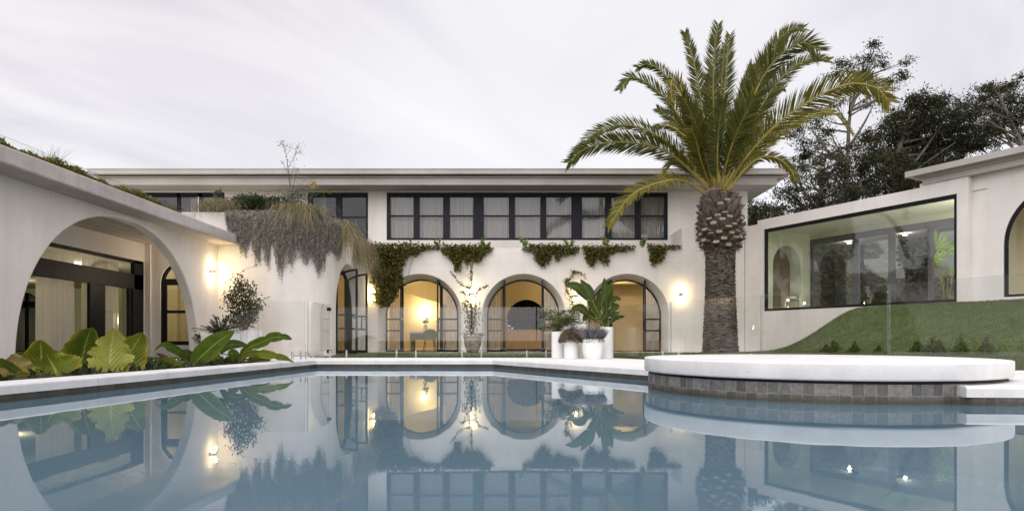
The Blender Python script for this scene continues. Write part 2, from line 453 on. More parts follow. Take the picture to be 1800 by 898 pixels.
def catmull(P, n):
    P = [Vector(p) for p in P]; Q = [P[0]*2-P[1]] + P + [P[-1]*2-P[-2]]; out = []
    for i in range(1, len(Q)-2):
        for k in range(n):
            t = k/n; a, b, c, d = Q[i-1], Q[i], Q[i+1], Q[i+2]
            out.append(.5*((2*b) + (c-a)*t + (2*a-5*b+4*c-d)*t*t + (3*b-a-3*c+d)*t**3))
    out.append(P[-1]); return out

def blade_leaf(mb, curve, width, normal, prof, m=0, wav=.0, fold=.15, nu=18, nv=6, scal=0, tear=0, seed=0, petiole=None):
    """a broad leaf along a midrib curve (list of Vectors) with its own uv"""
    rr = random.Random(seed)
    pts = catmull(curve, max(1, nu//(len(curve)-1)))
    n = len(pts); rings = []
    ph = rr.random()*6
    for i, p in enumerate(pts):
        t = (pts[min(i+1, n-1)]-pts[max(i-1, 0)]).normalized()
        s = t.cross(normal).normalized(); nn = s.cross(t).normalized()
        u = i/(n-1); w = prof(u)*width*.5
        row = []
        for j in range(2*nv+1):
            v = (j-nv)/nv
            ww = w*(1 + scal*math.sin(u*44+ph+v)*abs(v)**3)
            if tear: ww *= 1 - tear*abs(v)**2*max(0, math.sin(u*23+ph*(1 if v > 0 else 2)))**3
            off = abs(v)*fold*w + wav*width*math.sin(u*17+ph+(0 if v > 0 else 1.7))*abs(v)**2
            row.append(p + s*(v*ww) + nn*off)
        rings.append(row)
    mb.loft(rings, m, False, False, lambda k, j: (k/(n-1), j/(2*nv)))

HEART = lambda u: (min(1, u/.05+.25))*((.80+.20*math.sin(math.pi/2*u/.36)) if u < .36 else max(0, (1-u)/.64)**.56)*1.12
LANCE = lambda u: max(.02, math.sin(math.pi*min(1, u*.94+.05))**.75)
# ================================================================== SETTING
WATER = -.165
pool = [(-5.3, -5.0), (-4.62, 5.88), (-4.04, 13.5), (-.39, 13.5), (1.88, 9.2), (3.35, 6.42), (3.98, 5.64), (9.5, 5.2), (9.5, -5.0)]

def offset_path(pts, d, closed=False):
    out = []; n = len(pts)
    for i in range(n):
        p = Vector(pts[i])
        a = Vector(pts[i-1]) if (i > 0 or closed) else None
        b = Vector(pts[(i+1) % n]) if (i < n-1 or closed) else None
        ns = []
        if a is not None:
            t = (p-a).normalized(); ns.append(Vector((-t.y, t.x)))
        if b is not None:
            t = (b-p).normalized(); ns.append(Vector((-t.y, t.x)))
        if len(ns) == 2:
            s = (ns[0]+ns[1]).normalized(); k = 1/max(.3, s.dot(ns[0]))
        else: s = ns[0]; k = 1
        out.append(p + s*d*k)
    return out
# pool runs clockwise seen from above here -> left normal points away from the water
wallp = offset_path(pool, .03, True)
under = offset_path(pool, .2, True)

# ground with a hole for the pool
outer = [Vector((x, y, 0)) for x, y in ((-400, -400), (400, -400), (400, 600), (-400, 600))]
hole = [Vector((p.x, p.y, 0)) for p in under]
tris = tessellate_polygon([outer, hole])
allp = outer + hole
mb = MB()
for t in tris: mb.tri(*[allp[k] + Vector((0, 0, -.03)) for k in t])
g = mb.build('ground', M['lawn']); tag(g, kind='structure')

mb = MB(); mb.poly([Vector((p.x, p.y, WATER)) for p in reversed(wallp)])
w = mb.build('pool_water', M['water']); tag(w, kind='structure')

mb = MB(); s = 0
for i in range(len(wallp)):
    a, b = wallp[i], wallp[(i+1) % len(wallp)]; l = (b-a).length
    A = lambda p, z: Vector((p.x, p.y, z))
    mb.quad(A(a, -.7), A(b, -.7), A(b, -.09), A(a, -.09), 0, ((s, -.7+.09), (s+l, -.7+.09), (s+l, 0), (s, 0)))
    s += l
t = mb.build('pool_wall', M['tile']); tag(t, kind='structure')

# coping slabs with open joints, rounded nosing
def coping(pts, width, name, piece=1.25):
    mb = MB(); off = offset_path(pts, 1.0)
    prof = [(.03, -.095), (0, -.093), (-.001, -.02), (.004, -.008), (.014, -.001), (.026, .001), (width, .001), (width, -.095)]
    for i in range(len(pts)-1):
        a, b = Vector(pts[i]), Vector(pts[i+1]); da, db = off[i]-a, off[i+1]-b
        l = (b-a).length; k = max(1, round(l/piece))
        for j in range(k):
            r = []
            for t in (j/k + (.0025/l), (j+1)/k - (.0025/l)):
                o = a.lerp(b, t); d = da.lerp(db, t)
                r.append([Vector((o.x+d.x*q, o.y+d.y*q, z)) for q, z in prof])
            mb.loft(r, 0, True, True)
    o = mb.build(name, M['coping']); tag(o, kind='structure'); return o
coping(pool[:6], .42, 'pool_coping')
coping([(3.93, 5.66), (9.5, 5.22)], 1.2, 'pool_coping')

# paved deck behind the coping
mb = MB()
D = lambda x, y: Vector((x, y, -.006))
ins = offset_path(pool, .4, True)
mb.poly([D(-5.1, 13.0), D(-4.2, 13.7), D(-.2, 13.7), D(2.1, 9.35), D(3.4, 7), D(4.2, 6.2), D(12, 6.0), D(12, 8.85), D(5.62, 8.85), D(2.84, 13.9), D(2.2, 15.35), D(-5.1, 15.35)])
o = mb.build('pool_deck', M['deckstone']); tag(o, kind='structure')
mb = MB(); mb.poly([Vector((x, y, -.016)) for x, y in ((-7.6, 12.9), (-4.6, 12.9), (-4.6, 17.2), (-5.0, 18.2), (-5.0, 22.4), (-7.6, 22.4))])
o = mb.build('side_path', M['deckstone']); tag(o, kind='structure')
mb = MB(); mb.box(-5.1, 8.2, 21.85, 22.38, -.03, .0)
o = mb.build('house_path', M['deckstone']); tag(o, kind='structure')

# garden bed between the pool and the left wing
mb = MB()
mb.poly([Vector((x, y, -.012)) for x, y in ((-8.0, 2), (-5.3, 2), (-5.02, 6.5), (-4.62, 12.9), (-8.0, 12.9))])
o = mb.build('garden_bed', M['mulch']); tag(o, kind='structure')

# round platform
plat = empty('round_platform', (3.45, 7.57, 0), 'round white terrazzo platform on a ring of grey stone tiles at the pool edge', 'platform')
RR = 1.88
prof = [(0, .2), (RR-.018, .2), (RR-.007, .197), (RR-.001, .190), (RR, .182), (RR, .06), (RR-.004, .05), (RR-.012, .042), (RR-.03, .040), (RR-.09, .040)]
mb = MB(); mb.lathe(prof, (0, 0, 0), 160)
o = mb.build('slab', M['coping'], plat, True)
mb = MB(); rc = RR-.045
mb.lathe([(rc, -.6), (rc, .012), (rc-.05, .012)], (0, 0, 0), 160, 0, uvs=lambda k, j: (j/160*2*math.pi*rc, -.6+.09 if k == 0 else .012+.09))
o = mb.build('tiled_ring', M['tile'], plat, True)
mb = MB(); mb.lathe([(RR-.065, .008), (RR-.065, .05)], (0, 0, 0), 120)
mb.build('painted_gap_shade', M['black'], plat, True)  # black ring paints in the shade between slab and tiles

# ------------------------------------------------------------------ right-wing frame of reference
O2 = Vector((7.95, 22.4, 0)); U2 = Vector((.468, -.8836, 0)).normalized(); N2 = Vector((-U2.y*-1, 0, 0))
N2 = Vector((U2.y, -U2.x, 0)).normalized()      # outward, towards the pool
if N2.y > 0: N2 = -N2
def W2(u, n, z): return O2 + U2*u + N2*n + Vector((0, 0, z))
def sm(a, b, x):
    t = np.clip((x-a)/(b-a), 0, 1); return t*t*(3-2*t)
def mound_h(u, n):
    h = 1.2*(1-sm(.7, 4.4, n))*sm(2.4, 4.7, u - .30*n) + .10*(1-sm(4.2, 6.5, n))*sm(2.5, 4.5, u)
    return h + .018*np.sin(u*2.1+n)*np.cos(n*1.7) - .012
nu, nn_ = 120, 70
us = np.linspace(.6, 20, nu); ns_ = np.linspace(-.25, 7.5, nn_)
UU, NN = np.meshgrid(us, ns_, indexing='ij')
Z = mound_h(UU, NN)
V = np.stack([O2.x+U2.x*UU+N2.x*NN, O2.y+U2.y*UU+N2.y*NN, Z], -1).reshape(-1, 3)
ii = np.arange(nu*nn_).reshape(nu, nn_)
Fc = np.stack([ii[:-1, :-1], ii[1:, :-1], ii[1:, 1:], ii[:-1, 1:]], -1).reshape(-1, 4)
# keep the mound clear of the deck and the pool
cx = V[Fc].mean(1)
keep = ~((cx[:, 0] < 5.75) & (cx[:, 1] < 13.5)) & (cx[:, 1] > 8.9)
o = np_mesh('lawn_mound', V, Fc[keep][:, ::-1], M['lawn'], smooth=True); tag(o, kind='structure')

# mown grass blades: flat lawn strip and mound
P = []
n = 42000
x = rng.uniform(-4.9, 8.3, n); y = rng.uniform(15.37, 21.84, n)
k = (y > 15.37) & ~((x < -3.9) & (y < 15.6 + (x+4.9)*.0) ) & ~((x > 1.5) & False)
P.append(np.stack([x, y, np.full(n, -.028)], 1)[k])
n = 16000
x = rng.uniform(2.2, 7.2, n); y = rng.uniform(9.0, 15.4, n)
k = (x - 2.3) > (15.35-y)*.55 + .05
P.append(np.stack([x, y, np.full(n, -.028)], 1)[k])
P1 = np.concatenate(P)
n = 95000
u = rng.uniform(.7, 16, n); q = rng.uniform(.02, 6.6, n)
x = O2.x+U2.x*u+N2.x*q; y = O2.y+U2.y*u+N2.y*q
k = ~((x < 5.75) & (y < 13.5)) & (y > 8.9)
P2 = np.stack([x, y, mound_h(u, q)], 1)[k]
PP = np.concatenate([P1, P2])
Dd = rand_dirs(len(PP))*.55; Dd[:, 2] = np.abs(Dd[:, 2]) + .55
V, Fc = leaf_quads(PP, Dd, rng.uniform(.025, .06, len(PP)), .012)
o = np_mesh('lawn_grass', V, Fc, M['blade']); tag(o, 'short mown grass covering the lawn and the mound', 'grass', kind='stuff')

# ================================================================== BUILDING HELPERS
def arch_pts(r, spring, z0, n=40, exp=2.0, rz=None):
    rz = rz or r
    a = [(-r, z0)]
    if spring > z0 + 1e-4: a.append((-r, spring))
    for k in range(1, n):
        th = math.pi - math.pi*k/n
        c, s_ = math.cos(th), math.sin(th)
        a.append((r*math.copysign(abs(c)**(2/exp), c), spring + rz*abs(s_)**(2/exp)))
    if spring > z0 + 1e-4: a.append((r, spring))
    a.append((r, z0)); return a

def arch_wall(mb, path, s0, s1, z0, z1, arches, m=0, cuts=(), step=None):
    """wall face along path(s, depth, z) with arched openings [(centre, arch point list)]; cuts are shadow joints"""
    bp = {s0: None, s1: None}
    segs = []
    cur = s0
    for c, a in sorted(arches, key=lambda t: t[0]):
        segs.append((cur, c + a[0][0], None)); segs.append((c+a[0][0], c+a[-1][0], (c, a))); cur = c + a[-1][0]
    segs.append((cur, s1, None))
    zb = [z0] + [q for c in cuts for q in (c-.006, c+.006)] + [z1]
    bands = [(zb[i], zb[i+1]) for i in range(0, len(zb), 2)]
    for a, b, ar in segs:
        if b - a < 1e-4: continue
        if ar is None:
            k = max(1, int((b-a)/step)) if step else 1
            xs = [(a+(b-a)*i/k, z0) for i in range(k+1)]
        else:
            c, pts = ar; xs = [(c+p[0], p[1]) for p in pts]
        for (xa, za), (xb, zbb) in zip(xs[:-1], xs[1:]):
            if xb - xa < 1e-6: continue
            for lo, hi in bands:
                la, lb = max(lo, za), max(lo, zbb)
                if la >= hi-1e-6 and lb >= hi-1e-6: continue
                mb.quad(path(xa, 0, min(la, hi)), path(xb, 0, min(lb, hi)), path(xb, 0, hi), path(xa, 0, hi), m)
    for c in cuts:
        k = 24
        for i in range(k):
            a, b = s0+(s1-s0)*i/k, s0+(s1-s0)*(i+1)/k
            mb.quad(path(a, .005, c-.006), path(b, .005, c-.006), path(b, .005, c+.006), path(a, .005, c+.006), m)

def reveal(mb, path, c, a_out, a_in, depth, m=0, rnd=.025):
    rings = []
    for f, d in ((0, 0), (.03, .004), (.10, .03), (.25, .10), (.5, .24), (1, depth)):
        if depth < .3: d = depth*f
        rings.append([path(c + p[0]+(q[0]-p[0])*f, d, p[1]+(q[1]-p[1])*f) for p, q in zip(a_out, a_in)])
    mb.loft(rings, m, False)

def arc_frame(mb, r, spring, z0, w, y0, y1, m=0, n=40):
    o = arch_pts(r, spring, z0, n); i = arch_pts(r-w, spring, z0, n)
    rings = [[Vector((a[0], y0, a[1])), Vector((b[0], y0, b[1])), Vector((b[0], y1, b[1])), Vector((a[0], y1, a[1]))] for a, b in zip(o, i)]
    mb.loft(rings, m, True, True)

FR, SPR = 1.27, 1.25
def zt(x, r=FR-.03): return SPR + math.sqrt(max(0, r*r-x*x))

def door_leaf(parent, side, ang):
    mb = MB(); w = .64; hx = .66
    X = lambda t: side*-1*t     # leaf grows from its hinge towards the arch centre
    def bar(t0, t1, za0, za1, zb0, zb1, y0=-.022, y1=.022):
        r = []
        for t, lo, hi in ((t0, za0, za1), (t1, zb0, zb1)):
            r.append([Vector((X(t), y0, lo)), Vector((X(t), y1, lo)), Vector((X(t), y1, hi)), Vector((X(t), y0, hi))])
        mb.loft(r, 0, True, True)
    top = lambda t: zt(hx-t, FR-.05)
    bar(0, .06, .02, top(0), .02, top(.06)); bar(w-.06, w, .02, top(w-.06), .02, top(w))
    bar(.06, w-.06, .02, .10, .02, .10)
    for k in range(8):
        a, b = .06+(w-.12)*k/8, .06+(w-.12)*(k+1)/8
        bar(a, b, top(a)-.06, top(a), top(b)-.06, top(b))
    for z in (.74, 1.14): bar(.06, w-.06, z-.025, z+.025, z-.025, z+.025)
    bar(w-.20, w-.17, .765, 1.115, .765, 1.115)
    # lever handle
    for y in (-.05, .05): mb.box(min(X(w-.11), X(w-.02)), max(X(w-.11), X(w-.02)), y-.012, y+.012, 1.03, 1.055, 0)
    # glass
    k = 8
    for i in range(k):
        a, b = .05+(w-.1)*i/k, .05+(w-.1)*(i+1)/k
        mb.quad(Vector((X(a), 0, .08)), Vector((X(b), 0, .08)), Vector((X(b), 0, top(b)-.05)), Vector((X(a), 0, top(a)-.05)), 1)
    o = mb.build('door_leaf', [M['navy'], M['pane']], parent)
    o.location = (side*hx, -.03, 0); o.rotation_euler = (0, 0, side*R(ang))
    return o

def arched_door(parent, loc, rz, angs):
    mb = MB()
    arc_frame(mb, FR, SPR, 0, .045, -.03, .06)
    for s in (-1, 1):
        mb.box(s*.69-.035, s*.69+.035, -.03, .06, 0, zt(.69))
        a, b = sorted((s*.725, s*1.225))
        for z in (.74, 1.14): mb.box(a, b, -.02, .05, z-.025, z+.025)
        mb.box(a, b, -.02, .05, 0, .06)
    mb.box(-1.25, 1.25, -.02, .05, -.02, .02)
    o = mb.build('arched_door', M['navy'], parent)
    o.location = loc; o.rotation_euler = (0, 0, rz)
    for s in (-1, 1):
        k = 10; mb = MB()
        for i in range(k):
            a, b = .70+.54*i/k, .70+.54*(i+1)/k
            mb.quad(Vector((s*a, .015, .02)), Vector((s*b, .015, .02)), Vector((s*b, .015, zt(b))), Vector((s*a, .015, zt(a))))
        bm_ = mb.build('pane', M['pane'], o)
    door_leaf(o, -1, angs[0]); door_leaf(o, 1, angs[1])
    return o

def rect_wall(mb, P, x0, x1, z0, z1, holes, depth=.15, m=0):
    """flat wall P(x, d, z) with rectangular holes (a,b,lo,hi) and their reveals"""
    xs = sorted({x0, x1, *[h[0] for h in holes], *[h[1] for h in holes]}); zs = sorted({z0, z1, *[h[2] for h in holes], *[h[3] for h in holes]})
    for i in range(len(xs)-1):
        for j in range(len(zs)-1):
            cx, cz = (xs[i]+xs[i+1])/2, (zs[j]+zs[j+1])/2
            if any(h[0] < cx < h[1] and h[2] < cz < h[3] for h in holes): continue
            mb.quad(P(xs[i], 0, zs[j]), P(xs[i+1], 0, zs[j]), P(xs[i+1], 0, zs[j+1]), P(xs[i], 0, zs[j+1]), m)
    for a, b, lo, hi in holes:
        mb.quad(P(a, 0, lo), P(a, depth, lo), P(b, depth, lo), P(b, 0, lo), m)
        mb.quad(P(a, 0, hi), P(b, 0, hi), P(b, depth, hi), P(a, depth, hi), m)
        mb.quad(P(a, 0, lo), P(a, 0, hi), P(a, depth, hi), P(a, depth, lo), m)
        mb.quad(P(b, 0, lo), P(b, depth, lo), P(b, depth, hi), P(b, 0, hi), m)

def curtain(name, a, b, z0, z1, mat, label, pleat=.11, amp=.035, group=None, open_=0):
    a, b = Vector(a), Vector(b); l = (b-a).length; t = (b-a)/l; nrm = Vector((-t.y, t.x, 0))
    n = max(16, int(l/pleat*7)); mb = MB(); rr = random.Random(int(l*1000)+int(a.x*77)); ph = 0; row0 = []; row1 = []
    for i in range(n+1):
        ph += 2*math.pi*(l/n)/pleat*rr.uniform(.7, 1.3)
        d = math.sin(ph)*amp*rr.uniform(.75, 1.1)
        p = a + t*(l*i/n)
        row0.append(Vector((p.x, p.y, z0)) + nrm*d*1.15 + t*.01*math.sin(ph*.5)); row1.append(Vector((p.x, p.y, z1)) + nrm*d*.8)
    mb.loft([row0, row1], 0, False)
    o = mb.build(name, mat, None, True); tag(o, label, 'curtain', group); return o

# ================================================================== MAIN HOUSE
house = empty('main_house', (0, 22.4, 0), 'two storey white rendered house with three arched doorways behind the pool', 'house')
HL = Vector((0, 22.4, 0))
def hb(mb, name, mats, smooth=False, parent=house, bevel=0):
    o = mb.build(name, mats, parent, smooth, bevel=bevel)
    o.location = -parent_loc(parent); return o
FY = 22.4
front = lambda s, d, z: Vector((s, FY+d, z))
ARX = [-3.155, .395, 3.95]
ao, ai = arch_pts(1.43, 1.25, -.03), arch_pts(FR+.005, 1.25, -.03)
mb = MB()
arch_wall(mb, front, -4.9, 5.82, -.03, 3.56, [(x, ao) for x in ARX], 0, cuts=(3.011,))
arch_wall(mb, front, 5.82, 7.95, -.03, 4.26, [], 0)
for x in ARX: reveal(mb, front, x, ao, ai, .55)
# parapet top, inner face, ledge floor, stepped pier side and top
mb.quad(front(-4.9, 0, 3.56), front(5.82, 0, 3.56), front(5.82, .16, 3.56), front(-4.9, .16, 3.56))
mb.quad(front(-4.9, .16, 3.44), front(-4.9, .16, 3.56), front(5.82, .16, 3.56), front(5.82, .16, 3.44))
mb.quad(front(5.82, 0, 3.44), front(5.82, 1.6, 3.44), front(5.82, 1.6, 4.26), front(5.82, 0, 4.26))
mb.quad(front(5.82, 0, 4.26), front(7.95, 0, 4.26), front(8.8, 1.6, 4.26), front(5.82, 1.6, 4.26))
wall = hb(mb, 'wall', M['stucco'])
mb = MB(); mb.quad(front(-4.9, .16, 3.46), front(5.82, .16, 3.46), front(5.82, 1.6, 3.46), front(-4.9, 1.6, 3.46))
hb(mb, 'planter_ledge', M['soil'])
# upper storey
UY = 24.0
up = lambda s, d, z: Vector((s, UY+d, z))
SILL, HEAD = 4.07, 5.82
holes = [(-4.60, 5.72, SILL, HEAD), (-7.49, -5.28, SILL, HEAD), (-14.3, -10.55, 3.3, HEAD)]
mb = MB(); rect_wall(mb, up, -14.5, 8.64, 3.0, 5.9, holes, .14)
mb.quad(up(8.64, 0, 3.0), up(8.64, 9, 3.0), up(8.64, 9, 5.9), up(8.64, 0, 5.9))
mb.quad(up(-14.5, 0, 3.0), up(-14.5, 0, 5.9), up(-14.5, 9, 5.9), up(-14.5, 9, 3.0))
hb(mb, 'upper_wall', M['stucco'])
# room behind the upper windows
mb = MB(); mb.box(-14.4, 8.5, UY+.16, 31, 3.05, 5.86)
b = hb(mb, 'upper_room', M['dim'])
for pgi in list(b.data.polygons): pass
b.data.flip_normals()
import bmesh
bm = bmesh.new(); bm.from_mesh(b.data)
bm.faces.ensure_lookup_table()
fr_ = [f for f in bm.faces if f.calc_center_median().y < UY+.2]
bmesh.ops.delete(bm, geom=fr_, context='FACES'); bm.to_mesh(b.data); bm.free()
# roof: set-back slab, shadow gap and projecting gutter lip
mb = MB()
mb.box(-14.4, 9.34, 23.04, 33, 5.87, 6.12, 0)
mb.box(-14.4, 9.30, 23.10, 33, 6.125, 6.20, 1)
mb.box(-14.8, 9.77, 22.80, 33.4, 6.20, 6.37, 2)
mb.box(-14.6, 9.56, 22.96, 33.2, 6.118, 6.145, 2)
mb.box(-14.82, 9.79, 22.78, 33.42, 6.355, 6.385, 2)
hb(mb, 'roof', [M['soffit'], M['soffit'], M['fascia']])

def window_grid(name, x0, x1, z0, z1, cols_, mull, mid, fy, parent=house, fw=.075, frame=M['navy'], pane=M['pane']):
    """dark framed window: cols_ = glazed spans, the solid rest is frame"""
    mb = MB(); y0, y1 = fy, fy+.09
    mb.box(x0, x1, y0, y1, z1-fw*1.6, z1); mb.box(x0, x1, y0, y1, z0, z0+fw*.8)
    edges = [x0] + [v for c in cols_ for v in c] + [x1]
    for i in range(0, len(edges), 2): mb.box(edges[i], edges[i+1], y0, y1, z0+fw*.8, z1-fw*1.6)
    for a, b in cols_:
        mb.box(a, b, y0+.018, y1-.01, mid-.028, mid+.028)
        for q in (a, b-.028): mb.box(q, q+.028, y0+.022, y1-.014, z0+fw*.8, z1-fw*1.6)
        mb.box(a, b, y0+.022, y1-.014, z0+fw*.8, z0+fw*.8+.03); mb.box(a, b, y0+.022, y1-.014, z1-fw*1.6-.03, z1-fw*1.6)
    o = hb(mb, name, frame, parent=parent)
    mb = MB()
    for a, b in cols_:
        mb.quad(Vector((a, y0+.05, z0)), Vector((b, y0+.05, z0)), Vector((b, y0+.05, z1)), Vector((a, y0+.05, z1)))
    p = mb.build('pane', pane, o)
    return o
px2x = lambda px: (px-900)/F*UY
strip = [(684.5, 728), (736, 780), (789, 833), (849, 895.6), (904, 951.3), (959, 1006), (1022, 1065.5), (1074, 1118), (1126, 1169.5)]
window_grid('window', -4.60, 5.72, SILL, HEAD, [(px2x(a), px2x(b)) for a, b in strip], None, 4.97, UY+.03)
window_grid('window', -7.49, -5.28, SILL, HEAD, [(px2x(547.5), px2x(591)), (px2x(599.5), px2x(644))], None, 4.92, UY+.03, pane=M['darkpane'])
# sliding doors onto the roof terrace
mb = MB()
for x in (-14.3, -13.3, -12.25, -11.45, -10.55): mb.box(x-.06, x+.06, UY+.03, UY+.10, 3.3, HEAD)
mb.box(-14.3, -10.55, UY+.03, UY+.10, HEAD-.16, HEAD); mb.box(-14.3, -10.55, UY+.03, UY+.10, 3.3, 3.36)
for x in (-13.24, -11.51): mb.box(x-.012, x+.012, UY+.01, UY+.03, 3.3, HEAD-.16, 1)
o = hb(mb, 'sliding_window', [M['navy'], M['silver']])
mb = MB(); mb.quad(Vector((-14.3, UY+.07, 3.3)), Vector((-10.55, UY+.07, 3.3)), Vector((-10.55, UY+.07, HEAD)), Vector((-14.3, UY+.07, HEAD)))
mb.build('pane', M['pane'], o)
CG = 'pleated curtains across the upper window'
for (a, b, w_) in ((680, 842, 'first three panes from the left'), (842, 1014, 'middle three panes'), (1014, 1176, 'last three panes, behind the palm frond')):
    curtain('curtain', (px2x(a)+.02, UY+.24, 0), (px2x(b)-.02, UY+.24, 0), SILL-.1, HEAD+.03, M['curtain_grey'], 'grey pleated curtain filling the upper window, '+w_, .085, .03, CG)
curtain('curtain', (-7.45, UY+.3, 0), (-6.9, UY+.3, 0), SILL-.1, HEAD, M['curtain_grey'], 'narrow grey curtain at the left side of the dark two-pane upper window', .09, .03)
curtain('curtain', (-11.95, UY+.3, 0), (-11.5, UY+.3, 0), 3.2, HEAD, M['curtain'], 'pale curtain gathered inside the sliding window above the left wing', .1, .04)
curtain('curtain', (-11.42, UY+.3, 0), (-10.5, UY+.3, 0), 3.2, HEAD, M['curtain_grey'], 'grey curtain drawn in the last bay of the sliding window behind the straw grass', .09, .035)

ANG = [(88, 86), (88, 88), (80, 84)]
for x, a in zip(ARX, ANG):
    o = arched_door(house, Vector((x, FY+.56, .0))-HL, 0, a)
# rounded corner planter wall joining the left wing
def curvp(s, d, z):
    """s: 0..2.5 straight, then quarter turn, then straight towards the house"""
    if s < 2.5: p, n_ = Vector((-8.7+s, 16.9)), Vector((0, 1))
    elif s < 2.5 + 1.3*math.pi/2:
        t = (s-2.5)/1.3; p = Vector((-6.2+1.3*math.sin(t), 18.2-1.3*math.cos(t))); n_ = Vector((-math.sin(t), math.cos(t)))
    else: p = Vector((-4.9, 18.2+s-2.5-1.3*math.pi/2)); n_ = Vector((-1, 0))
    p = p + n_*d
    return Vector((p.x, p.y, z))
S1 = 2.5+1.3*math.pi/2; SE = S1 + 4.2
PT = 3.70
mb = MB()
sd = S1 + 1.43
arch_wall(mb, curvp, 1.1, SE, -.03, PT, [(sd, ao)], 0, step=.1)
arch_wall(mb, curvp, .1, 1.1, 2.6, PT, [], 0, step=.2)
reveal(mb, curvp, sd, ao, ai, .24)
k = 80
rim = [(0, PT), (.02, PT+.012), (.14, PT+.012), (.16, PT), (.16, PT-.25)]
mb.loft([[curvp(.1+(SE-.1)*i/k, d, z) for d, z in rim] for i in range(k+1)], 0, False)
hb(mb, 'planter_wall', M['stucco'], True)
mb = MB(); mb.poly([curvp(.1+(SE-.1)*i/40, .15, PT-.06) for i in range(41)] + [Vector((-8.7, 24, PT-.06))])
hb(mb, 'planter_soil', M['soil'])
arched_door(house, Vector((-4.9-.24, 18.2+1.43, 0))-HL, R(90), (92, 86))

# interiors: living room behind the arches
mb = MB()
def inbox(mb, x0, x1, y0, y1, z0, z1, skip=(), m=0):
    c = lambda x, y, z: Vector((x, y, z))
    if 'l' not in skip: mb.quad(c(x0, y0, z0), c(x0, y1, z0), c(x0, y1, z1), c(x0, y0, z1), m)
    if 'r' not in skip: mb.quad(c(x1, y0, z0), c(x1, y0, z1), c(x1, y1, z1), c(x1, y1, z0), m)
    if 'b' not in skip: mb.quad(c(x0, y1, z0), c(x1, y1, z0), c(x1, y1, z1), c(x0, y1, z1), m)
    if 'f' not in skip: mb.quad(c(x0, y0, z0), c(x0, y0, z1), c(x1, y0, z1), c(x1, y0, z0), m)
    if 't' not in skip: mb.quad(c(x0, y0, z1), c(x0, y1, z1), c(x1, y1, z1), c(x1, y0, z1), m)
mb = MB(); RZ = 2.95; BY = 28.0
inbox(mb, -4.7, 7.8, FY+.58, BY, 0, RZ, ('f', 'b'))
back = lambda s, d, z: Vector((s, BY+d, z))
AB = arch_pts(.84, .66, -.03)
AB = arch_pts(.84, 1.30, .02)
arch_wall(mb, back, -4.7, 7.8, 0, RZ, [(.62, AB)]); reveal(mb, back, .62, AB, AB, .3)
arch_wall(mb, lambda s, d, z: Vector((s, FY+.58+.0, z)), -4.7, 7.8, 0, RZ, [(x, ai) for x in ARX])
# partition seen through the right arch, with a dropped beam
mb.box(3.05, 3.25, 24.9, BY, 0, RZ); mb.box(3.25, 7.8, 25.0, 25.15, 0, 2.62); mb.box(3.05, 7.8, 24.3, 25.0, 2.5, RZ)
# stair soffit and stub wall seen through the left arch
i = mb.add([Vector(p) for p in ((-4.6, 25.6, 2.35), (-2.35, 25.6, 1.72), (-2.35, 25.6, RZ), (-4.6, 25.6, RZ), (-4.6, 25.9, 2.35), (-2.35, 25.9, 1.72), (-2.35, 25.9, RZ), (-4.6, 25.9, RZ))])
for q in ((0, 1, 2, 3), (4, 7, 6, 5), (0, 4, 5, 1), (1, 5, 6, 2)): mb.f.append(tuple(i+t for t in q)); mb.m.append(0)
mb.quad(Vector((-4.69, 25.87, 0)), Vector((-2.8, 25.87, 0)), Vector((-2.8, 25.87, RZ)), Vector((-4.69, 25.87, RZ)))
AS = arch_pts(.72, 1.0, 0)
stub = lambda s, d, z: Vector((s, 26.2+d, z))
arch_wall(mb, stub, -2.9, -1.2, 0, RZ, [(-2.0, AS)]); reveal(mb, stub, -2.0, AS, AS, .25)
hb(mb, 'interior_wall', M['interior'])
mb = MB(); mb.box(-4.7, 7.8, FY+.5, 29.5, -.05, .0); hb(mb, 'interior_floor', M['floorboards'])
mb = MB(); mb.box(-4.7, 7.8, FY+.2, 29.5, RZ+.01, RZ+.2)
hb(mb, 'interior_ceiling', M['interior'])

# timber cabinet, console, chairs, vase inside
cab = empty('timber_cabinet', (.5, 26.2, 0), 'low honey timber cabinet seen through the middle arched doorway', 'cabinet')
mb = MB()
for i in range(4):
    x = -1.3 + .66*i
    mb.box(x+.006, x+.654, -.02, 0, .10, .78)
hbx = mb.build('cabinet_door', M['timber'], cab, bevel=.004)
mb = MB(); mb.box(-1.32, 1.36, .0, .45, .08, .80); mb.box(-1.34, 1.38, -.03, .46, .80, .83); mb.build('carcass', M['timber'], cab, bevel=.004)
mb = MB(); mb.box(-1.25, 1.28, .04, .42, 0, .08); mb.build('plinth', M['black'], cab)
con = empty('console_table', (-2.95, 24.9, 0), 'pale console desk inside the left arched doorway below the glowing lamp', 'table')
mb = MB(); mb.box(-.9, .9, -.25, .25, .66, .74); mb.build('table_top', M['interior_pale'], con, bevel=.006)
for s in (-1, 1):
    mb = MB(); mb.box(s*.82-.06, s*.82+.06, -.22, .22, 0, .66); mb.build('leg', M['olive'], con)
mb = MB(); mb.box(-.9, -.35, -.24, .24, .42, .66); mb.build('drawer', M['olive'], con)
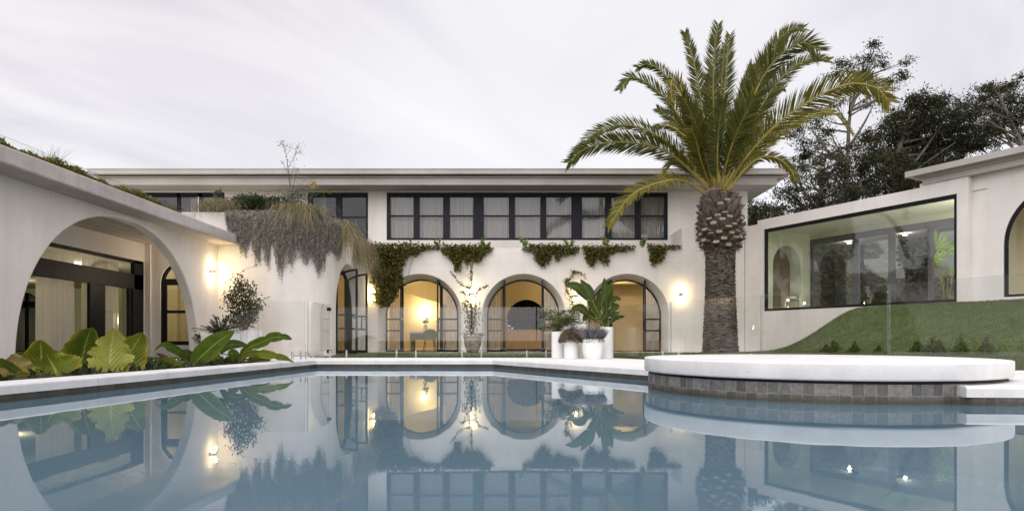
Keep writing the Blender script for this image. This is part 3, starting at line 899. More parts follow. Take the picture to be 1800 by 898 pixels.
def chair(x, y, rz, lab):
    c = empty('desk_chair', (x, y, 0), lab, 'chair', 'chairs inside the left arched doorway', rz)
    mb = MB()
    rings = [[Vector((math.cos(t)*.27*k, -.24+.02*k2, .62+.2*math.sin(t)*k)) for t in [math.pi*2*i/20 for i in range(20)]] for k, k2 in ((.05, 0), (1, 0), (1, 2), (.05, 2))]
    mb.loft(rings, 0, True, True); mb.build('backrest', M['olive'], c, True)
    mb = MB(); mb.lathe([(.02, .40), (.25, .41), (.26, .45), (.24, .475), (.02, .48)], (0, 0, 0), 20); mb.build('seat', M['olive'], c, True)
    for sx in (-1, 1):
        for sy in (-1, 1):
            mb = MB(); mb.tube([(sx*.15, sy*.15, .42), (sx*.21, sy*.21, 0)], .014, 6); mb.build('leg', M['deepwood'], c)
chair(-3.05, 24.2, R(180), 'rounded olive chair at the console desk, left of the pair'); chair(-2.25, 24.1, R(200), 'rounded olive chair nearer the doorway edge, right of the pair')
vz = empty('vase', (-3.3, 24.9, .74), 'small pale vase of dark leaves standing on the console desk', 'vase')
mb = MB(); mb.lathe([(.0, 0), (.06, 0), (.09, .08), (.07, .2), (.04, .26), (.05, .28)], (0, 0, 0), 20); mb.build('body', M['interior_pale'], vz, True)
n = 60; P = np.tile([[0, 0, .27]], (n, 1)) + rng.normal(size=(n, 3))*.06; P[:, 2] = .28+np.abs(rng.normal(size=n))*.1
Dd = rand_dirs(n); Dd[:, 2] = np.abs(Dd[:, 2])+.3
V, Fc = leaf_quads(P, Dd, .12, .04); np_mesh('leaves', V, Fc, M['shrubleaf'], vz)
il = empty('wall_light', (-3.45, 25.75, 1.50), 'glowing lamp on the inner wall seen through the left arched doorway', 'lamp')
mb = MB(); mb.lathe([(.03, -.06), (.09, -.05), (.09, .07), (.03, .08)], (0, 0, 0), 20); mb.build('shade', M['bulb'], il, True)
mb = MB(); mb.box(-.05, .05, .09, .11, -.1, .1); mb.tube([(0, .1, 0), (0, 0, 0)], .012); mb.build('bracket', M['black'], il)
IC = 'sheer curtains inside the arched doors'
for x, w_ in zip(ARX, ('left', 'middle', 'right')):
    for s, h_ in ((-1, 'left'), (1, 'right')):
        if w_ == 'right' and s < 0: continue
        a, b = sorted((x+s*.80, x+s*1.22))
        curtain('curtain', (a, FY+.86, 0), (b, FY+.86, 0), .01, 2.6, M['curtain'], f'pale sheer curtain at the {h_} side panel of the {w_} arched doorway', .12, .04, IC)

# yellow lit room inside the rounded corner
mb = MB()
inbox(mb, -9.2, -5.2, 17.1, 23.8, 0, 2.9, ('r', 'f'))
cin = lambda s, d, z: Vector((-5.2, s, z))
arch_wall(mb, cin, 18.0, 23.8, 0, 2.9, [(19.63, ai)])
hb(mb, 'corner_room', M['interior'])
mb = MB(); mb.box(-9.2, -7.15, 18.9, 19.0, 0, 2.9); mb.box(-7.25, -7.15, 17.1, 18.9, 0, 2.9); mb.box(-8.95, -8.6, 18.0, 18.1, 0, 2.9); hb(mb, 'nook_wall', M['interior_pale'])
mb = MB(); mb.box(-9.3, -5.05, 17.0, 23.8, -.05, .0); hb(mb, 'corner_floor', M['floorboards'])
# ================================================================== LEFT WING
wing = empty('left_wing', (-7.6, 12.9, 0), 'single storey white left wing with one huge archway under a concrete roof slab', 'house wing')
def lb(mb, name, mats, smooth=False, bevel=0): return hb(mb, name, mats, smooth, wing, bevel)
LX = -7.6; SOF = 2.86
lw = lambda s, d, z: Vector((LX-d, s, z))
LA = arch_pts(2.95, -.05, -.05, 72, 2.2, 2.86)
mb = MB()
arch_wall(mb, lw, 0, 16.9, -.05, SOF, [(12.94, LA)])
rings = []
for f, d in ((0, 0), (.006, .004), (.012, .02), (.012, .22)):
    rings.append([lw(12.94 + p[0]*(1-f), d, -.05+(p[1]+.05)*(1-f)) for p in LA])
mb.loft(rings, 0, False)
arch_wall(mb, lambda s, d, z: lw(s, .22+d, z), 0, 16.9, -.05, SOF, [(12.94, [(p[0]*.988, -.05+(p[1]+.05)*.988) for p in LA])])
lb(mb, 'wall', M['stucco'], True)
# loggia: back wall with the sliding door opening, end wall with an arched window, floor, ceiling
BX = -9.4
bw = lambda s, d, z: Vector((BX-d, s, z))
mb = MB()
rect_wall(mb, bw, 0, 16.8, -.05, SOF, [(6.5, 16.72, -.04, 2.40)], .12)
mb.box(BX, BX+.14, 16.74, 16.86, -.05, SOF)
lb(mb, 'back_wall', M['stucco_cool'])
ew = lambda s, d, z: Vector((s, 16.8+d, z))
EA = arch_pts(.60, 1.85, .28); ec = -8.43
mb = MB(); arch_wall(mb, ew, BX, LX-.22, .28, SOF, [(ec, EA)]); mb.quad(ew(BX, 0, -.05), ew(LX-.22, 0, -.05), ew(LX-.22, 0, .28), ew(BX, 0, .28))
reveal(mb, ew, ec, EA, EA, .12)
mb.quad(ew(ec-.6, 0, .28), ew(ec+.6, 0, .28), ew(ec+.6, .12, .28), ew(ec-.6, .12, .28))
lb(mb, 'end_wall', M['stucco_cool'])
mb = MB(); mb.quad(Vector((BX, 0, SOF-.004)), Vector((LX-.22, 0, SOF-.004)), Vector((LX-.22, 16.8, SOF-.004)), Vector((BX, 16.8, SOF-.004)))
lb(mb, 'loggia_ceiling', M['ceilconc'])
mb = MB(); mb.box(-9.5, LX+.02, 0, 16.9, -.12, -.045); lb(mb, 'loggia_floor', M['deckstone'])
# roof slab with its rendered edge
mb = MB(); mb.box(-16, -7.07, -2, 16.84, SOF, 3.12, 0)
lb(mb, 'roof', M['concrete'], bevel=.03)
mb = MB(); mb.quad(Vector((-15.9, -2, 3.125)), Vector((-7.25, -2, 3.125)), Vector((-7.25, 16.8, 3.125)), Vector((-15.9, 16.8, 3.125)))
lb(mb, 'roof_soil', M['soil'])
# sliding door frame: tall transom, deep beam, sliding stiles
mb = MB()
def bar(y0, y1, z0, z1, d0=.02, d1=.12, m=0): mb.box(BX-d1, BX-d0, y0, y1, z0, z1, m)
bar(6.5, 16.72, 2.33, 2.40); bar(6.5, 16.72, 1.68, 2.05); bar(16.33, 16.72, -.04, 2.40)
bar(6.5, 16.72, -.04, .03)
bar(14.86, 15.2, .03, 1.68, .05, .12); bar(14.58, 14.80, .03, 1.68, .0, .07); bar(16.12, 16.2, .03, 1.68, .03, .10)
bar(16.26, 16.33, .03, 1.68)
bar(9.3, 9.5, .03, 1.68)
d = lb(mb, 'sliding_door', M['black'])
for y0, y1, z0, z1 in ((6.5, 16.33, 2.05, 2.33), (14.58, 16.30, .03, 1.68), (6.5, 9.4, .03, 1.68)):
    mb = MB(); mb.quad(Vector((BX-.07, y0, z0)), Vector((BX-.07, y1, z0)), Vector((BX-.07, y1, z1)), Vector((BX-.07, y0, z1)))
    mb.build('pane', M['pane'], d)
# arched window in the loggia's end wall
mb = MB()
o_ = arch_pts(.60, 1.85, .28); i_ = arch_pts(.53, 1.85, .28)
mb.loft([[Vector((ec+a[0], 16.83, a[1])), Vector((ec+b[0], 16.83, b[1])), Vector((ec+b[0], 16.91, b[1])), Vector((ec+a[0], 16.91, a[1]))] for a, b in zip(o_, i_)], 0, True, True)
for z0, z1 in ((.28, .38), (1.10, 1.17), (1.82, 1.98)): mb.box(ec-.55, ec+.55, 16.835, 16.905, z0, z1)
for s in (-1, 1): a, b = sorted((s*.53, s*.47)); mb.box(ec+a, ec+b, 16.845, 16.90, .38, 1.82)
d = lb(mb, 'arched_window', M['black'])
mb = MB(); pts = arch_pts(.55, 1.85, .3); mb.poly([Vector((ec+p[0], 16.87, p[1])) for p in pts]); mb.build('pane', M['pane'], d)
# inside of the wing
mb = MB()
inbox(mb, -22, BX-.2, 5, 26, -.04, 2.45, ('r', 'b'))
iend = lambda s, d, z: Vector((s, 26+d, z))
IA = arch_pts(.52, 1.78, 0)
arch_wall(mb, iend, -22, BX-.2, -.04, 2.45, [(-19.35, IA)]); reveal(mb, iend, -19.35, IA, IA, .3)
mb.quad(Vector((BX-.2, 16.75, -.04)), Vector((BX-.2, 26, -.04)), Vector((BX-.2, 26, 2.45)), Vector((BX-.2, 16.75, 2.45)))
mb.box(-16.4, -16.1, 25.0, 26, -.04, 2.45)
inbox(mb, -21, -17.6, 26.25, 29, -.04, 2.45, ('f',)); mb.quad(Vector((-21, 26.3, -.04)), Vector((-17.6, 26.3, -.04)), Vector((-17.6, 29, -.04)), Vector((-21, 29, -.04)))
lb(mb, 'interior_wall', M['interior_pale'])
mb = MB()
mb.loft([[Vector((-19.35+a[0], 26.05, a[1])), Vector((-19.35+b[0], 26.05, b[1])), Vector((-19.35+b[0], 26.13, b[1])), Vector((-19.35+a[0], 26.13, a[1]))] for a, b in zip(arch_pts(.52, 1.78, 0), arch_pts(.46, 1.78, 0))], 0, True, True)
mb.box(-19.40, -19.30, 26.05, 26.13, 0, 2.25); mb.box(-19.85, -18.85, 26.05, 26.13, 1.7, 1.95)
lb(mb, 'inner_door', M['black'])
mb = MB(); mb.box(-23, BX-.15, 5, 26, -.1, -.035); lb(mb, 'interior_floor', M['floorboards'])
CL = 'curtains inside the sliding door of the left wing'
curtain('curtain', (BX-.42, 13.55, 0), (BX-.42, 14.62, 0), 0, 2.32, M['curtain'], 'creamy drawn-back curtain in the open part of the left wing sliding door', .16, .06, CL)
curtain('curtain', (BX-.40, 14.95, 0), (BX-.40, 16.3, 0), 0, 2.32, M['curtain'], 'creamy curtain behind the closed glass panel of the left wing sliding door', .16, .05, CL)
pf = empty('framed_picture', at(83, 595, 25.9), 'dark framed picture leaning in the left wing room', 'picture')
mb = MB(); mb.box(-.27, .27, -.03, .0, -.45, .45); mb.build('frame', M['deepwood'], pf)
mb = MB(); mb.box(-.23, .23, -.036, -.031, -.41, .41); mb.build('print', M['picture'], pf)

# glass balustrade along the roof edge
bal = empty('glass_balustrade', (-7.8, 12, 3.12), 'frameless glass balustrade along the planted edge of the left wing roof', 'balustrade')
def glass_panel(parent, a, b, z0, z1a, z1b=None, mat=None, th=.012):
    a, b = Vector(a), Vector(b); z1b = z1a if z1b is None else z1b
    t = (b-a).normalized(); n = Vector((-t.y, t.x, 0))*th*.5
    A, B = Vector((a.x, a.y, z0)), Vector((b.x, b.y, z0)); A1, B1 = Vector((a.x, a.y, z1a)), Vector((b.x, b.y, z1b))
    off = parent_loc(parent); mb = MB()
    A, B, A1, B1 = A-off, B-off, A1-off, B1-off
    mb.quad(A-n, B-n, B1-n, A1-n, 0); mb.quad(B+n, A+n, A1+n, B1+n, 0)
    mb.quad(A1-n, B1-n, B1+n, A1+n, 1); mb.quad(A-n, A1-n, A1+n, A+n, 1); mb.quad(B-n, B+n, B1+n, B1-n, 1)
    bm_ = mb.build('glass_panel', [mat or M['fence'], M['edge']], parent)
    bm = bmesh.new(); bm.from_mesh(bm_.data); bmesh.ops.remove_doubles(bm, verts=bm.verts, dist=1e-5); bmesh.ops.recalc_face_normals(bm, faces=bm.faces); bm.to_mesh(bm_.data); bm.free()
    return bm_
def spigot(parent, p, h=.17):
    p = Vector(p) - parent_loc(parent); mb = MB()
    mb.lathe([(.0, 0), (.045, 0), (.045, .008), (.024, .012), (.024, h-.004), (.02, h), (0, h)], p, 14)
    return mb.build('spigot', M['silver'], parent, True)
for y0, y1 in ((6.0, 8.0), (8.03, 10.03), (10.06, 12.06), (12.09, 14.09), (14.12, 16.1)):
    glass_panel(bal, (-7.8, y0, 0), (-7.8, y1, 0), 3.14, 3.53)

# ================================================================== RIGHT WING
rwing = empty('right_wing', O2.copy(), 'raised white right wing with one large black framed picture window above the lawn', 'house wing')
def rb(mb, name, mats, smooth=False, bevel=0): return hb(mb, name, mats, smooth, rwing, bevel)
rp = lambda s, d, z: W2(s, -d, z)
mb = MB()
rect_wall(mb, rp, .57, 7.08, -.1, 4.40, [(.815, 6.81, 1.36, 4.07)], .16)
mb.quad(rp(-.06, .02, -.1), rp(.57, .02, -.1), rp(.57, .02, 4.28), rp(-.06, .02, 4.28))
mb.quad(rp(-.06, .02, 4.28), rp(.57, .02, 4.28), rp(.57, .6, 4.28), rp(-.06, .6, 4.28))
mb.quad(rp(.57, 0, 4.2), rp(.57, 0, 4.40), rp(.57, 3, 4.40), rp(.57, 3, 4.2)); mb.quad(rp(.57, 0, -.1), rp(.57, 0, 4.28), rp(.57, .03, 4.28), rp(.57, .03, -.1))
mb.quad(rp(.57, 0, 4.40), rp(7.08, 0, 4.40), rp(7.08, 3, 4.40), rp(.57, 3, 4.40))
mb.quad(rp(7.08, 0, -.1), rp(7.08, .2, -.1), rp(7.08, .2, 4.45), rp(7.08, 0, 4.45))
mb.quad(rp(5.9, 0, 4.40), rp(7.08, 0, 4.40), rp(7.08, 0, 4.5), rp(5.9, 0, 4.5))
rb(mb, 'window_box_wall', M['stucco_cool'])
rs = lambda s, d, z: W2(s, -.2-d, z)
RA = arch_pts(1.37, 2.68, 1.43); rc_ = 9.12
mb = MB(); arch_wall(mb, rs, 7.08, 20, 1.43, 4.5, [(rc_, RA)]); mb.quad(rs(7.08, 0, -.1), rs(20, 0, -.1), rs(20, 0, 1.43), rs(7.08, 0, 1.43))
reveal(mb, rs, rc_, RA, RA, .12); mb.quad(rs(rc_-1.37, 0, 1.43), rs(rc_+1.37, 0, 1.43), rs(rc_+1.37, .12, 1.43), rs(rc_-1.37, .12, 1.43))
rb(mb, 'side_wall', M['stucco_cool'])
mb = MB(); Z3 = Vector((0, 0, 0))
mb.obox(O2, U2, N2, 5.99, 22, -3.2, .05, 4.455, 4.62, 0)
mb.obox(O2, U2, N2, 5.93, 22, -3.2, .10, 4.60, 4.66, 0)
mb.obox(O2, U2, N2, 5.70, 22, -3.5, .32, 4.67, 4.82, 1)
mb.obox(O2, U2, N2, 5.86, 22, -3.3, .18, 4.64, 4.69, 1)
rb(mb, 'roof', [M['soffit'], M['fascia']])
# picture window
mb = MB()
def fb(u0, u1, z0, z1, d0=.05, d1=.13, m=0): mb.obox(O2, U2, N2, u0, u1, -d1, -d0, z0, z1, m)
fb(.815, 6.81, 1.36, 1.44); fb(.815, 6.81, 3.97, 4.07); fb(.815, .90, 1.44, 3.97); fb(6.72, 6.81, 1.44, 3.97)
d = rb(mb, 'picture_window', M['black'])
mb = MB(); mb.quad(rp(.88, .09, 1.4), rp(6.74, .09, 1.4), rp(6.74, .09, 4.0), rp(.88, .09, 4.0)); g_ = mb.build('pane', M['greenpane'], d)
mb = MB()
rings = [[rs(rc_+a[0], .03, a[1]), rs(rc_+b[0], .03, b[1]), rs(rc_+b[0], .11, b[1]), rs(rc_+a[0], .11, a[1])] for a, b in zip(RA, arch_pts(1.31, 2.68, 1.43))]
mb.loft(rings, 0, True, True); mb.obox(O2, U2, N2, rc_-1.31, rc_+1.31, -.31, -.23, 1.43, 1.49)
d = rb(mb, 'arched_window', M['black'])
mb = MB(); mb.poly([rs(rc_+p[0], .07, p[1]) for p in arch_pts(1.32, 2.68, 1.45)]); mb.build('pane', M['pane'], d)
# its room
RF, RC, RD = 1.30, 4.10, 2.56
mb = MB()
lend = lambda s, d, z: O2 + U2*(.62-d) + N2*(-s) + Vector((0, 0, z))
LE = arch_pts(.70, 2.95, RF)
arch_wall(mb, lend, .16, RD, RF, RC, [(1.38, LE)]); reveal(mb, lend, 1.38, LE, LE, .45)
mb.quad(rp(.62, .16, RC), rp(7.4, .16, RC), rp(7.4, RD, RC), rp(.62, RD, RC))
mb.quad(rp(.62, RD, 3.93), rp(12, RD, 3.93), rp(12, RD, RC), rp(.62, RD, RC))
mb.quad(rp(7.4, .2, RF), rp(7.4, RD, RF), rp(7.4, RD, RC), rp(7.4, .2, RC))
mb.quad(rp(.0, RD-.02, RF), rp(.0, RD-.02, RC), rp(.0, .2, RC), rp(.0, .2, RF))
rb(mb, 'interior_wall', M['interior_pale'])
mb = MB(); mb.quad(lend(.3, .46, RF), lend(2.5, .46, RF), lend(2.5, .46, RC), lend(.3, .46, RC)); rb(mb, 'niche_back', M['niche'])
mb = MB(); mb.quad(rp(.0, .16, RF), rp(12, .16, RF), rp(12, 6, RF), rp(0, 6, RF)); rb(mb, 'interior_floor', M['deckstone'])
mb = MB(); mb.quad(rp(7.4, 1.6, RF), rp(12, 1.6, RF), rp(12, 1.6, RC+.3), rp(7.4, 1.6, RC+.3)); mb.quad(rp(7.42, .2, RC+.3), rp(12, .2, RC+.3), rp(12, 1.6, RC+.3), rp(7.42, 1.6, RC+.3))
rb(mb, 'far_room_wall', M['interior'])
mb = MB(); mb.obox(O2, U2, N2, .2, 12, -5.6, -RD-.02, 3.96, 4.1); rb(mb, 'rear_soffit', M['soffit'])
def u_at(px, n):
    r = (px-900)/F; # solve point on the line n
    den = (O2.x + N2.x*n, O2.y + N2.y*n)
    # (dx + U.x u) = r (dy + U.y u)
    return (r*den[1]-den[0])/(U2.x - r*U2.y)
mb = MB()
for a, b in ((1424, 1429.5), (1498, 1509), (1561, 1572), (1631, 1640), (1740, 1760)):
    mb.obox(O2, U2, N2, u_at(a, -RD), u_at(b, -RD), -RD-.08, -RD, RF, 3.93)
mb.obox(O2, U2, N2, u_at(1424, -RD), 12, -RD-.09, -RD+.01, 3.74, 3.93); mb.obox(O2, U2, N2, u_at(1424, -RD), 12, -RD-.09, -RD+.01, RF, RF+.08)
d = rb(mb, 'sliding_door', M['greyframe'])
mb = MB(); ua = u_at(1426, -RD); mb.quad(rp(ua, RD+.04, RF), rp(12, RD+.04, RF), rp(12, RD+.04, 3.9), rp(ua, RD+.04, 3.9)); mb.build('pane', M['gardenpane'], d)
for px, py, w_ in ((1493, 427, 'left of the two, above the picture window'), (1591, 413, 'right of the two, above the picture window')):
    Y = (3.955-CAMZ)*F/(HY-py); p = at(px, py, Y)
    e = empty('downlight', p, 'lit round ceiling downlight, '+w_, 'downlight', 'downlights under the rear soffit')
    mb = MB(); mb.lathe([(0, -.012), (.085, -.012)], (0, 0, 0), 20); mb.lathe([(.0, -.012), (.07, -.012)], (0, 0, 0), 4)
    mb = MB(); mb.lathe([(0, -.010), (.075, -.012)], (0, 0, 0), 24); mb.build('lens', M['downlight'], e)
    mb = MB(); mb.lathe([(.075, -.014), (.10, -.012), (.10, .002)], (0, 0, 0), 24); mb.build('trim', M['silver'], e)
st = empty('side_trolley', W2(1.35, -.75, RF), 'small chrome framed trolley inside the picture window near its left end', 'trolley')
mb = MB()
for sx in (-.18, .18):
    for sy in (-.14, .14): mb.tube([(sx, sy, 0), (sx, sy, .52)], .012, 8)
mb.tube([(-.18, -.14, .52), (.18, -.14, .52), (.18, .14, .52), (-.18, .14, .52), (-.18, -.14, .52)], .012, 6)
mb.build('frame', M['silver'], st, True)
for z in (.12, .40):
    mb = MB(); mb.box(-.17, .17, -.13, .13, z, z+.015); mb.build('shelf', M['deepwood'], st)

# ================================================================== POOL FENCE
fr1 = empty('glass_fence', (-1.0, 15.6, 0), 'long frameless glass pool fence across the lawn edge in front of the arches', 'fence')
e1 = [(px-900)/F*15.6 for px in (592, 714, 829, 943, 1056)]
for a, b in zip(e1[:-1], e1[1:]):
    glass_panel(fr1, (a+.015, 15.6, 0), (b-.015, 15.6, 0), .05, 1.19)
    for x in (a+.23, b-.23): spigot(fr1, (x, 15.6, -.006))
fr2 = empty('glass_fence', (4.3, 11.4, 0), 'angled frameless glass fence in front of the palm and the grass mound', 'fence')
e2 = [Vector((2.22, 15.6, 0)), Vector((3.29, 13.55, 0)), Vector((4.33, 11.36, 0)), Vector((5.33, 9.25, 0)), Vector((6.40, 7.1, 0))]
for a, b in zip(e2[:-1], e2[1:]):
    t = (b-a).normalized()
    glass_panel(fr2, a+t*.015, b-t*.015, .05, 1.19)
    for p in (a+t*.25, b-t*.25): spigot(fr2, (p.x, p.y, -.006))
gate = empty('fence_gate', (-4.35, 14.7, 0), 'glass pool gate with small black hinges beside the rounded corner wall', 'gate')
ga, gb = Vector((-4.37, 14.0, 0)), Vector((-4.36, 15.6, 0))
glass_panel(gate, ga, gb, .06, 1.24)
for z in (.14, 1.14):
    mb = MB(); mb.box(-.045, .045, .82, .90, z-.04, z+.04); mb.build('hinge', M['black'], gate, bevel=.01)
spigot(gate, (-4.30, 15.45, -.006))
fr3 = empty('glass_fence', (-5.2, 14.0, 0), 'short glass fence panels with a raked end over the garden bed', 'fence')
glass_panel(fr3, (-5.42, 14.0, 0), (-4.43, 14.0, 0), .05, 1.24)
glass_panel(fr3, (-5.66, 14.0, 0), (-5.44, 14.0, 0), .05, 1.04)
glass_panel(fr3, (-6.8, 14.0, 0), (-5.68, 14.0, 0), .03, .39, 1.04)
for x in (-4.47, -4.36): spigot(fr3, (x, 13.86, -.006))
for x in (-5.2, -4.7): spigot(fr3, (x, 14.0, -.006))

# ================================================================== WALL LAMPS, WALL BOX
lamps = []
def wall_lamp(p, out, label):
    p = Vector(p); out = Vector(out).normalized()
    e = empty('wall_lamp', p, label, 'wall lamp', 'up and down wall lamps', math.atan2(out.x, -out.y))
    mb = MB(); mb.box(-.065, .065, -.13, -.02, -.055, .055); mb.build('body', M['silver'], e, bevel=.008)
    mb = MB(); mb.box(-.04, .04, -.022, .0, -.04, .04); mb.build('back_plate', M['silver'], e)
    for s in (-1, 1):
        mb = MB(); mb.box(-.045, .045, -.115, -.035, s*.055-.006, s*.055+.006); mb.build('bulb', M['bulb'], e)
        l = bpy.data.lights.new('lamp_glow', 'POINT'); l.energy = 8.0; l.color = (1, .74, .36); l.shadow_soft_size = .03
        lo = bpy.data.objects.new('lamp_glow', l); lo.location = p + out*.13 + Vector((0, 0, s*.15)); col.objects.link(lo)
wall_lamp((LX, 16.50, 2.13), (1, 0, 0), 'lit box lamp on the left wing wall beside the archway')
wall_lamp((-4.72, FY, 1.97), (0, -1, 0), 'lit box lamp between the open corner door and the ivy curtain')
wall_lamp((-1.38, FY, 1.97), (0, -1, 0), 'lit box lamp in the climbing vine between left and middle arches')
wall_lamp((2.17, FY, 1.92), (0, -1, 0), 'lit box lamp half hidden by big leaves between middle and right arches')
wall_lamp((5.77, FY, 1.96), (0, -1, 0), 'lit box lamp on bare wall beside the palm trunk')

wb = empty('wall_box', (-4.72, FY, 3.04), 'white wall mounted box with a round black opening, above the corner lamp', 'wall box')
mb = MB(); mb.box(-.12, .12, -.20, 0, -.2, .2); mb.build('body', M['white'], wb, bevel=.02)
mb = MB()
mb.lathe([(0, 0), (.035, 0), (.035, .02), (0, .02)], (0, 0, 0), 16)
o = mb.build('opening', M['black'], wb); o.rotation_euler = (R(90), 0, 0); o.location = (-.06, -.195, .06)
dc = empty('dome_camera', (-4.62, FY, 2.74), 'small white dome camera on an arm under the white wall box', 'camera')
mb = MB(); mb.lathe([(0, -.06), (.03, -.055), (.05, -.03), (.055, 0), (.04, .03), (0, .035)], (0, -.13, 0), 16); mb.build('dome', M['white'], dc, True)
mb = MB(); mb.tube([(0, 0, .03), (0, -.13, .03)], .018, 8); mb.box(-.04, .04, -.015, 0, -.03, .08); mb.build('arm', M['white'], dc)

# ================================================================== POTS ON THE DECK
def pot(name, px, pbase, w_px, h_px, label, taper=1.0, Y=None, mat=None, foot=0.0):
    Y = Y or CAMZ*F/(pbase-HY)
    c = at(px, pbase, Y); c.z = -.006; r = w_px/F*Y/2; h = h_px/F*Y
    e = empty(name, c, label, 'pot', 'white planters on the pool deck')
    rb_ = r*taper
    if foot: prof = [(0, 0), (rb_, 0), (rb_+.004, .004), (r*.99, h*.38), (r, h*.5), (r, h-.006), (r-.006, h), (r-.025, h), (r-.028, h-.05), (0, h-.05)]
    else: prof = [(0, 0), (rb_-.006, 0), (rb_, .006), (r, h-.006), (r-.006, h), (r-.022, h), (r-.025, h-.05)]
    mb = MB(); mb.lathe(prof, (0, 0, 0), 48); mb.build('vessel', mat or M['white'], e, True)
    mb = MB(); mb.lathe([(0, h-.045), (r-.022, h-.045)], (0, 0, 0), 24); mb.build('soil', M['soil'], e)
    return c, r, h
POTS = {}
POTS['tall'] = pot('tall_planter', 1066, 629.2, 24, 54.5, 'tallest white cylinder planter, holding the bird of paradise plant', 1, 15.0)
POTS['left'] = pot('tall_planter', 981, 629.0, 23, 46.5, 'second tallest white cylinder planter, at the left with feathery green plant', 1, 15.0)
POTS['mid'] = pot('round_planter', 1021, 628.8, 14, 40, 'narrow beige planter wedged behind the two front pots', 1, 15.1, M['interior_pale'])
POTS['small'] = pot('round_planter', 1004, 629.4, 25.5, 33, 'small white cylinder pot of brownish flowering shrub', 1, 14.55)
POTS['lav'] = pot('round_planter', 1042, 630.6, 36, 35, 'wide white pot of lavender with a tapered foot', .80, 14.2, None, 1)
# weathered urn below the climbing vine, white boxes by the left wall
c = at(831, 617, 21.7); c.z = 0.0
ue = empty('weathered_pot', c, 'weathered grey terracotta pot of climbing vine against the wall', 'pot')
mb = MB(); mb.lathe([(0, 0), (.17, 0), (.21, .06), (.27, .25), (.295, .42), (.30, .5), (.315, .51), (.315, .54), (.28, .54), (.27, .48), (0, .48)], (0, 0, 0), 36); mb.build('vessel', M['rust'], ue, True)
bx = empty('planter_box', (-6.35, 15.6, -.02), 'square white planter box holding the dark climbing shrub', 'planter')
mb = MB(); mb.box(-.30, .30, -.28, .28, 0, .66); mb.build('vessel', M['white'], bx, bevel=.012)
bx2 = empty('planter_box', (-6.95, 15.0, -.02), 'low white planter box holding the spiky dark cycad', 'planter')
mb = MB(); mb.box(-.34, .34, -.25, .25, 0, .58); mb.build('vessel', M['white'], bx2, bevel=.012)
# ================================================================== VEGETATION
def c5(x, y): return (630+x/4.988, 320+y/4.988)
def c7(x, y): return (900+x/4.988, 320+y/4.988)
def c6(x, y): return (640+x/4.49, 460+y/4.49)
def c8(x, y): return (900+x/4.49, 460+y/4.49)
def cA(x, y): return (x/6.414, 540+y/6.414)
def cB(x, y): return (250+x/6.414, 540+y/6.414)
def cP(x, y): return (980+x/2.139, 20+y/2.139)

# ---- palm
PY = 20.0
pb = at(1266, 618, PY); pb.z = -.05
palm = empty('palm_tree', pb, 'tall date palm with stubby leaf-base collar and arching fronds by the mound', 'tree')
cw = at(1262, 352, PY)
zt_ = cw.z - pb.z
def trunk_r(z):
    # z above ground
    pts = [(0, .60), (.10, .56), (.35, .535), (.8, .515), (1.6, .475), (2.4, .455), (3.05, .455), (3.25, .47)]
    for (a, ra), (b, rb_) in zip(pts[:-1], pts[1:]):
        if z <= b: return ra + (rb_-ra)*(z-a)/(b-a)
    return .47
mb = MB(); rings = []
nz, na = 300, 72
for k in range(nz+1):
    z = 3.35*k/nz; row = []
    for j in range(na):
        th = 2*math.pi*j/na
        # old leaf scars: staggered shallow shelves round the trunk
        q = z*11.5 + .35*math.sin(5*th + 2.2*math.floor(z*11.5)) + .12*math.sin(17*th+z*9)
        fr = q - math.floor(q)
        bump = .045*(fr**1.5) + .014*math.sin(13*th + 2.4*math.floor(q)) + rng.normal()*.010
        r = trunk_r(z) - .048 + bump + .05*max(0, (z-2.9)/.45)**2
        row.append(Vector((r*math.cos(th), r*math.sin(th), z)))
    rings.append(row)
mb.loft(rings, 0, True)
mb.build('trunk', M['palmbark'], palm)
# collar of cut leaf bases
prof = [(.46, 3.2), (.50, 3.4), (.57, 3.6), (.585, 3.8), (.55, 4.05), (.50, 4.3), (.47, 4.55), (.42, 4.8), (.22, 5.0), (0, 5.02)]
mb = MB(); mb.lathe(prof, (0, 0, 0), 40); mb.build('crown_core', M['fibre'], palm, True)
def core_r(z):
    for (ra, a), (rb_, b) in zip(prof[:-1], prof[1:]):
        if a <= z <= b: return ra + (rb_-ra)*(z-a)/(b-a)
    return .4
mb = MB(); ga_ = math.pi*(3-math.sqrt(5)); rr = random.Random(5)
NB = 112
for i in range(NB):
    f = i/(NB-1); z = 3.28 + 1.42*f; th = i*ga_; r = core_r(z) - .05
    el = R(8 + 60*f + rr.uniform(-13, 13))
    o_ = Vector((math.cos(th), math.sin(th), 0)); dirv = o_*math.cos(el) + Vector((0, 0, math.sin(el)))
    s_ = Vector((-math.sin(th), math.cos(th), 0)); n_ = s_.cross(dirv)*-1
    ln = .18 + rr.uniform(-.05, .09) + (.35*max(0, f-.62)); w0, w1, t0, t1 = .125, .092, .07, .055
    base = o_*r + Vector((0, 0, z))
    def ring(d, w, t, tilt=0): return [base + dirv*(d + tilt*c_) + s_*a_*w + n_*c_*t for a_, c_ in ((-1, -.6), (-.6, -1), (.6, -1), (1, -.6), (.8, .8), (-.8, .8))]
    a_, b_ = ring(0, w0, t0), ring(ln, w1, t1, rr.uniform(-.05, .02))
    mb.loft([a_, b_], 0, True); mb.poly(b_, 1)
    if f > .78 and rr.random() < .6:   # dry fibre strips at the top
        pass
mb.build('leaf_base_collar', [M['boot'], M['bootcut']], palm)
n = 1100; th = rng.uniform(0, 2*math.pi, n); z = rng.uniform(3.15, 4.95, n); r = np.array([core_r(q) for q in z])+.02
P = np.stack([r*np.cos(th), r*np.sin(th), z], 1); Dd = np.stack([np.cos(th), np.sin(th), rng.normal(size=n)*.8-.2], 1)
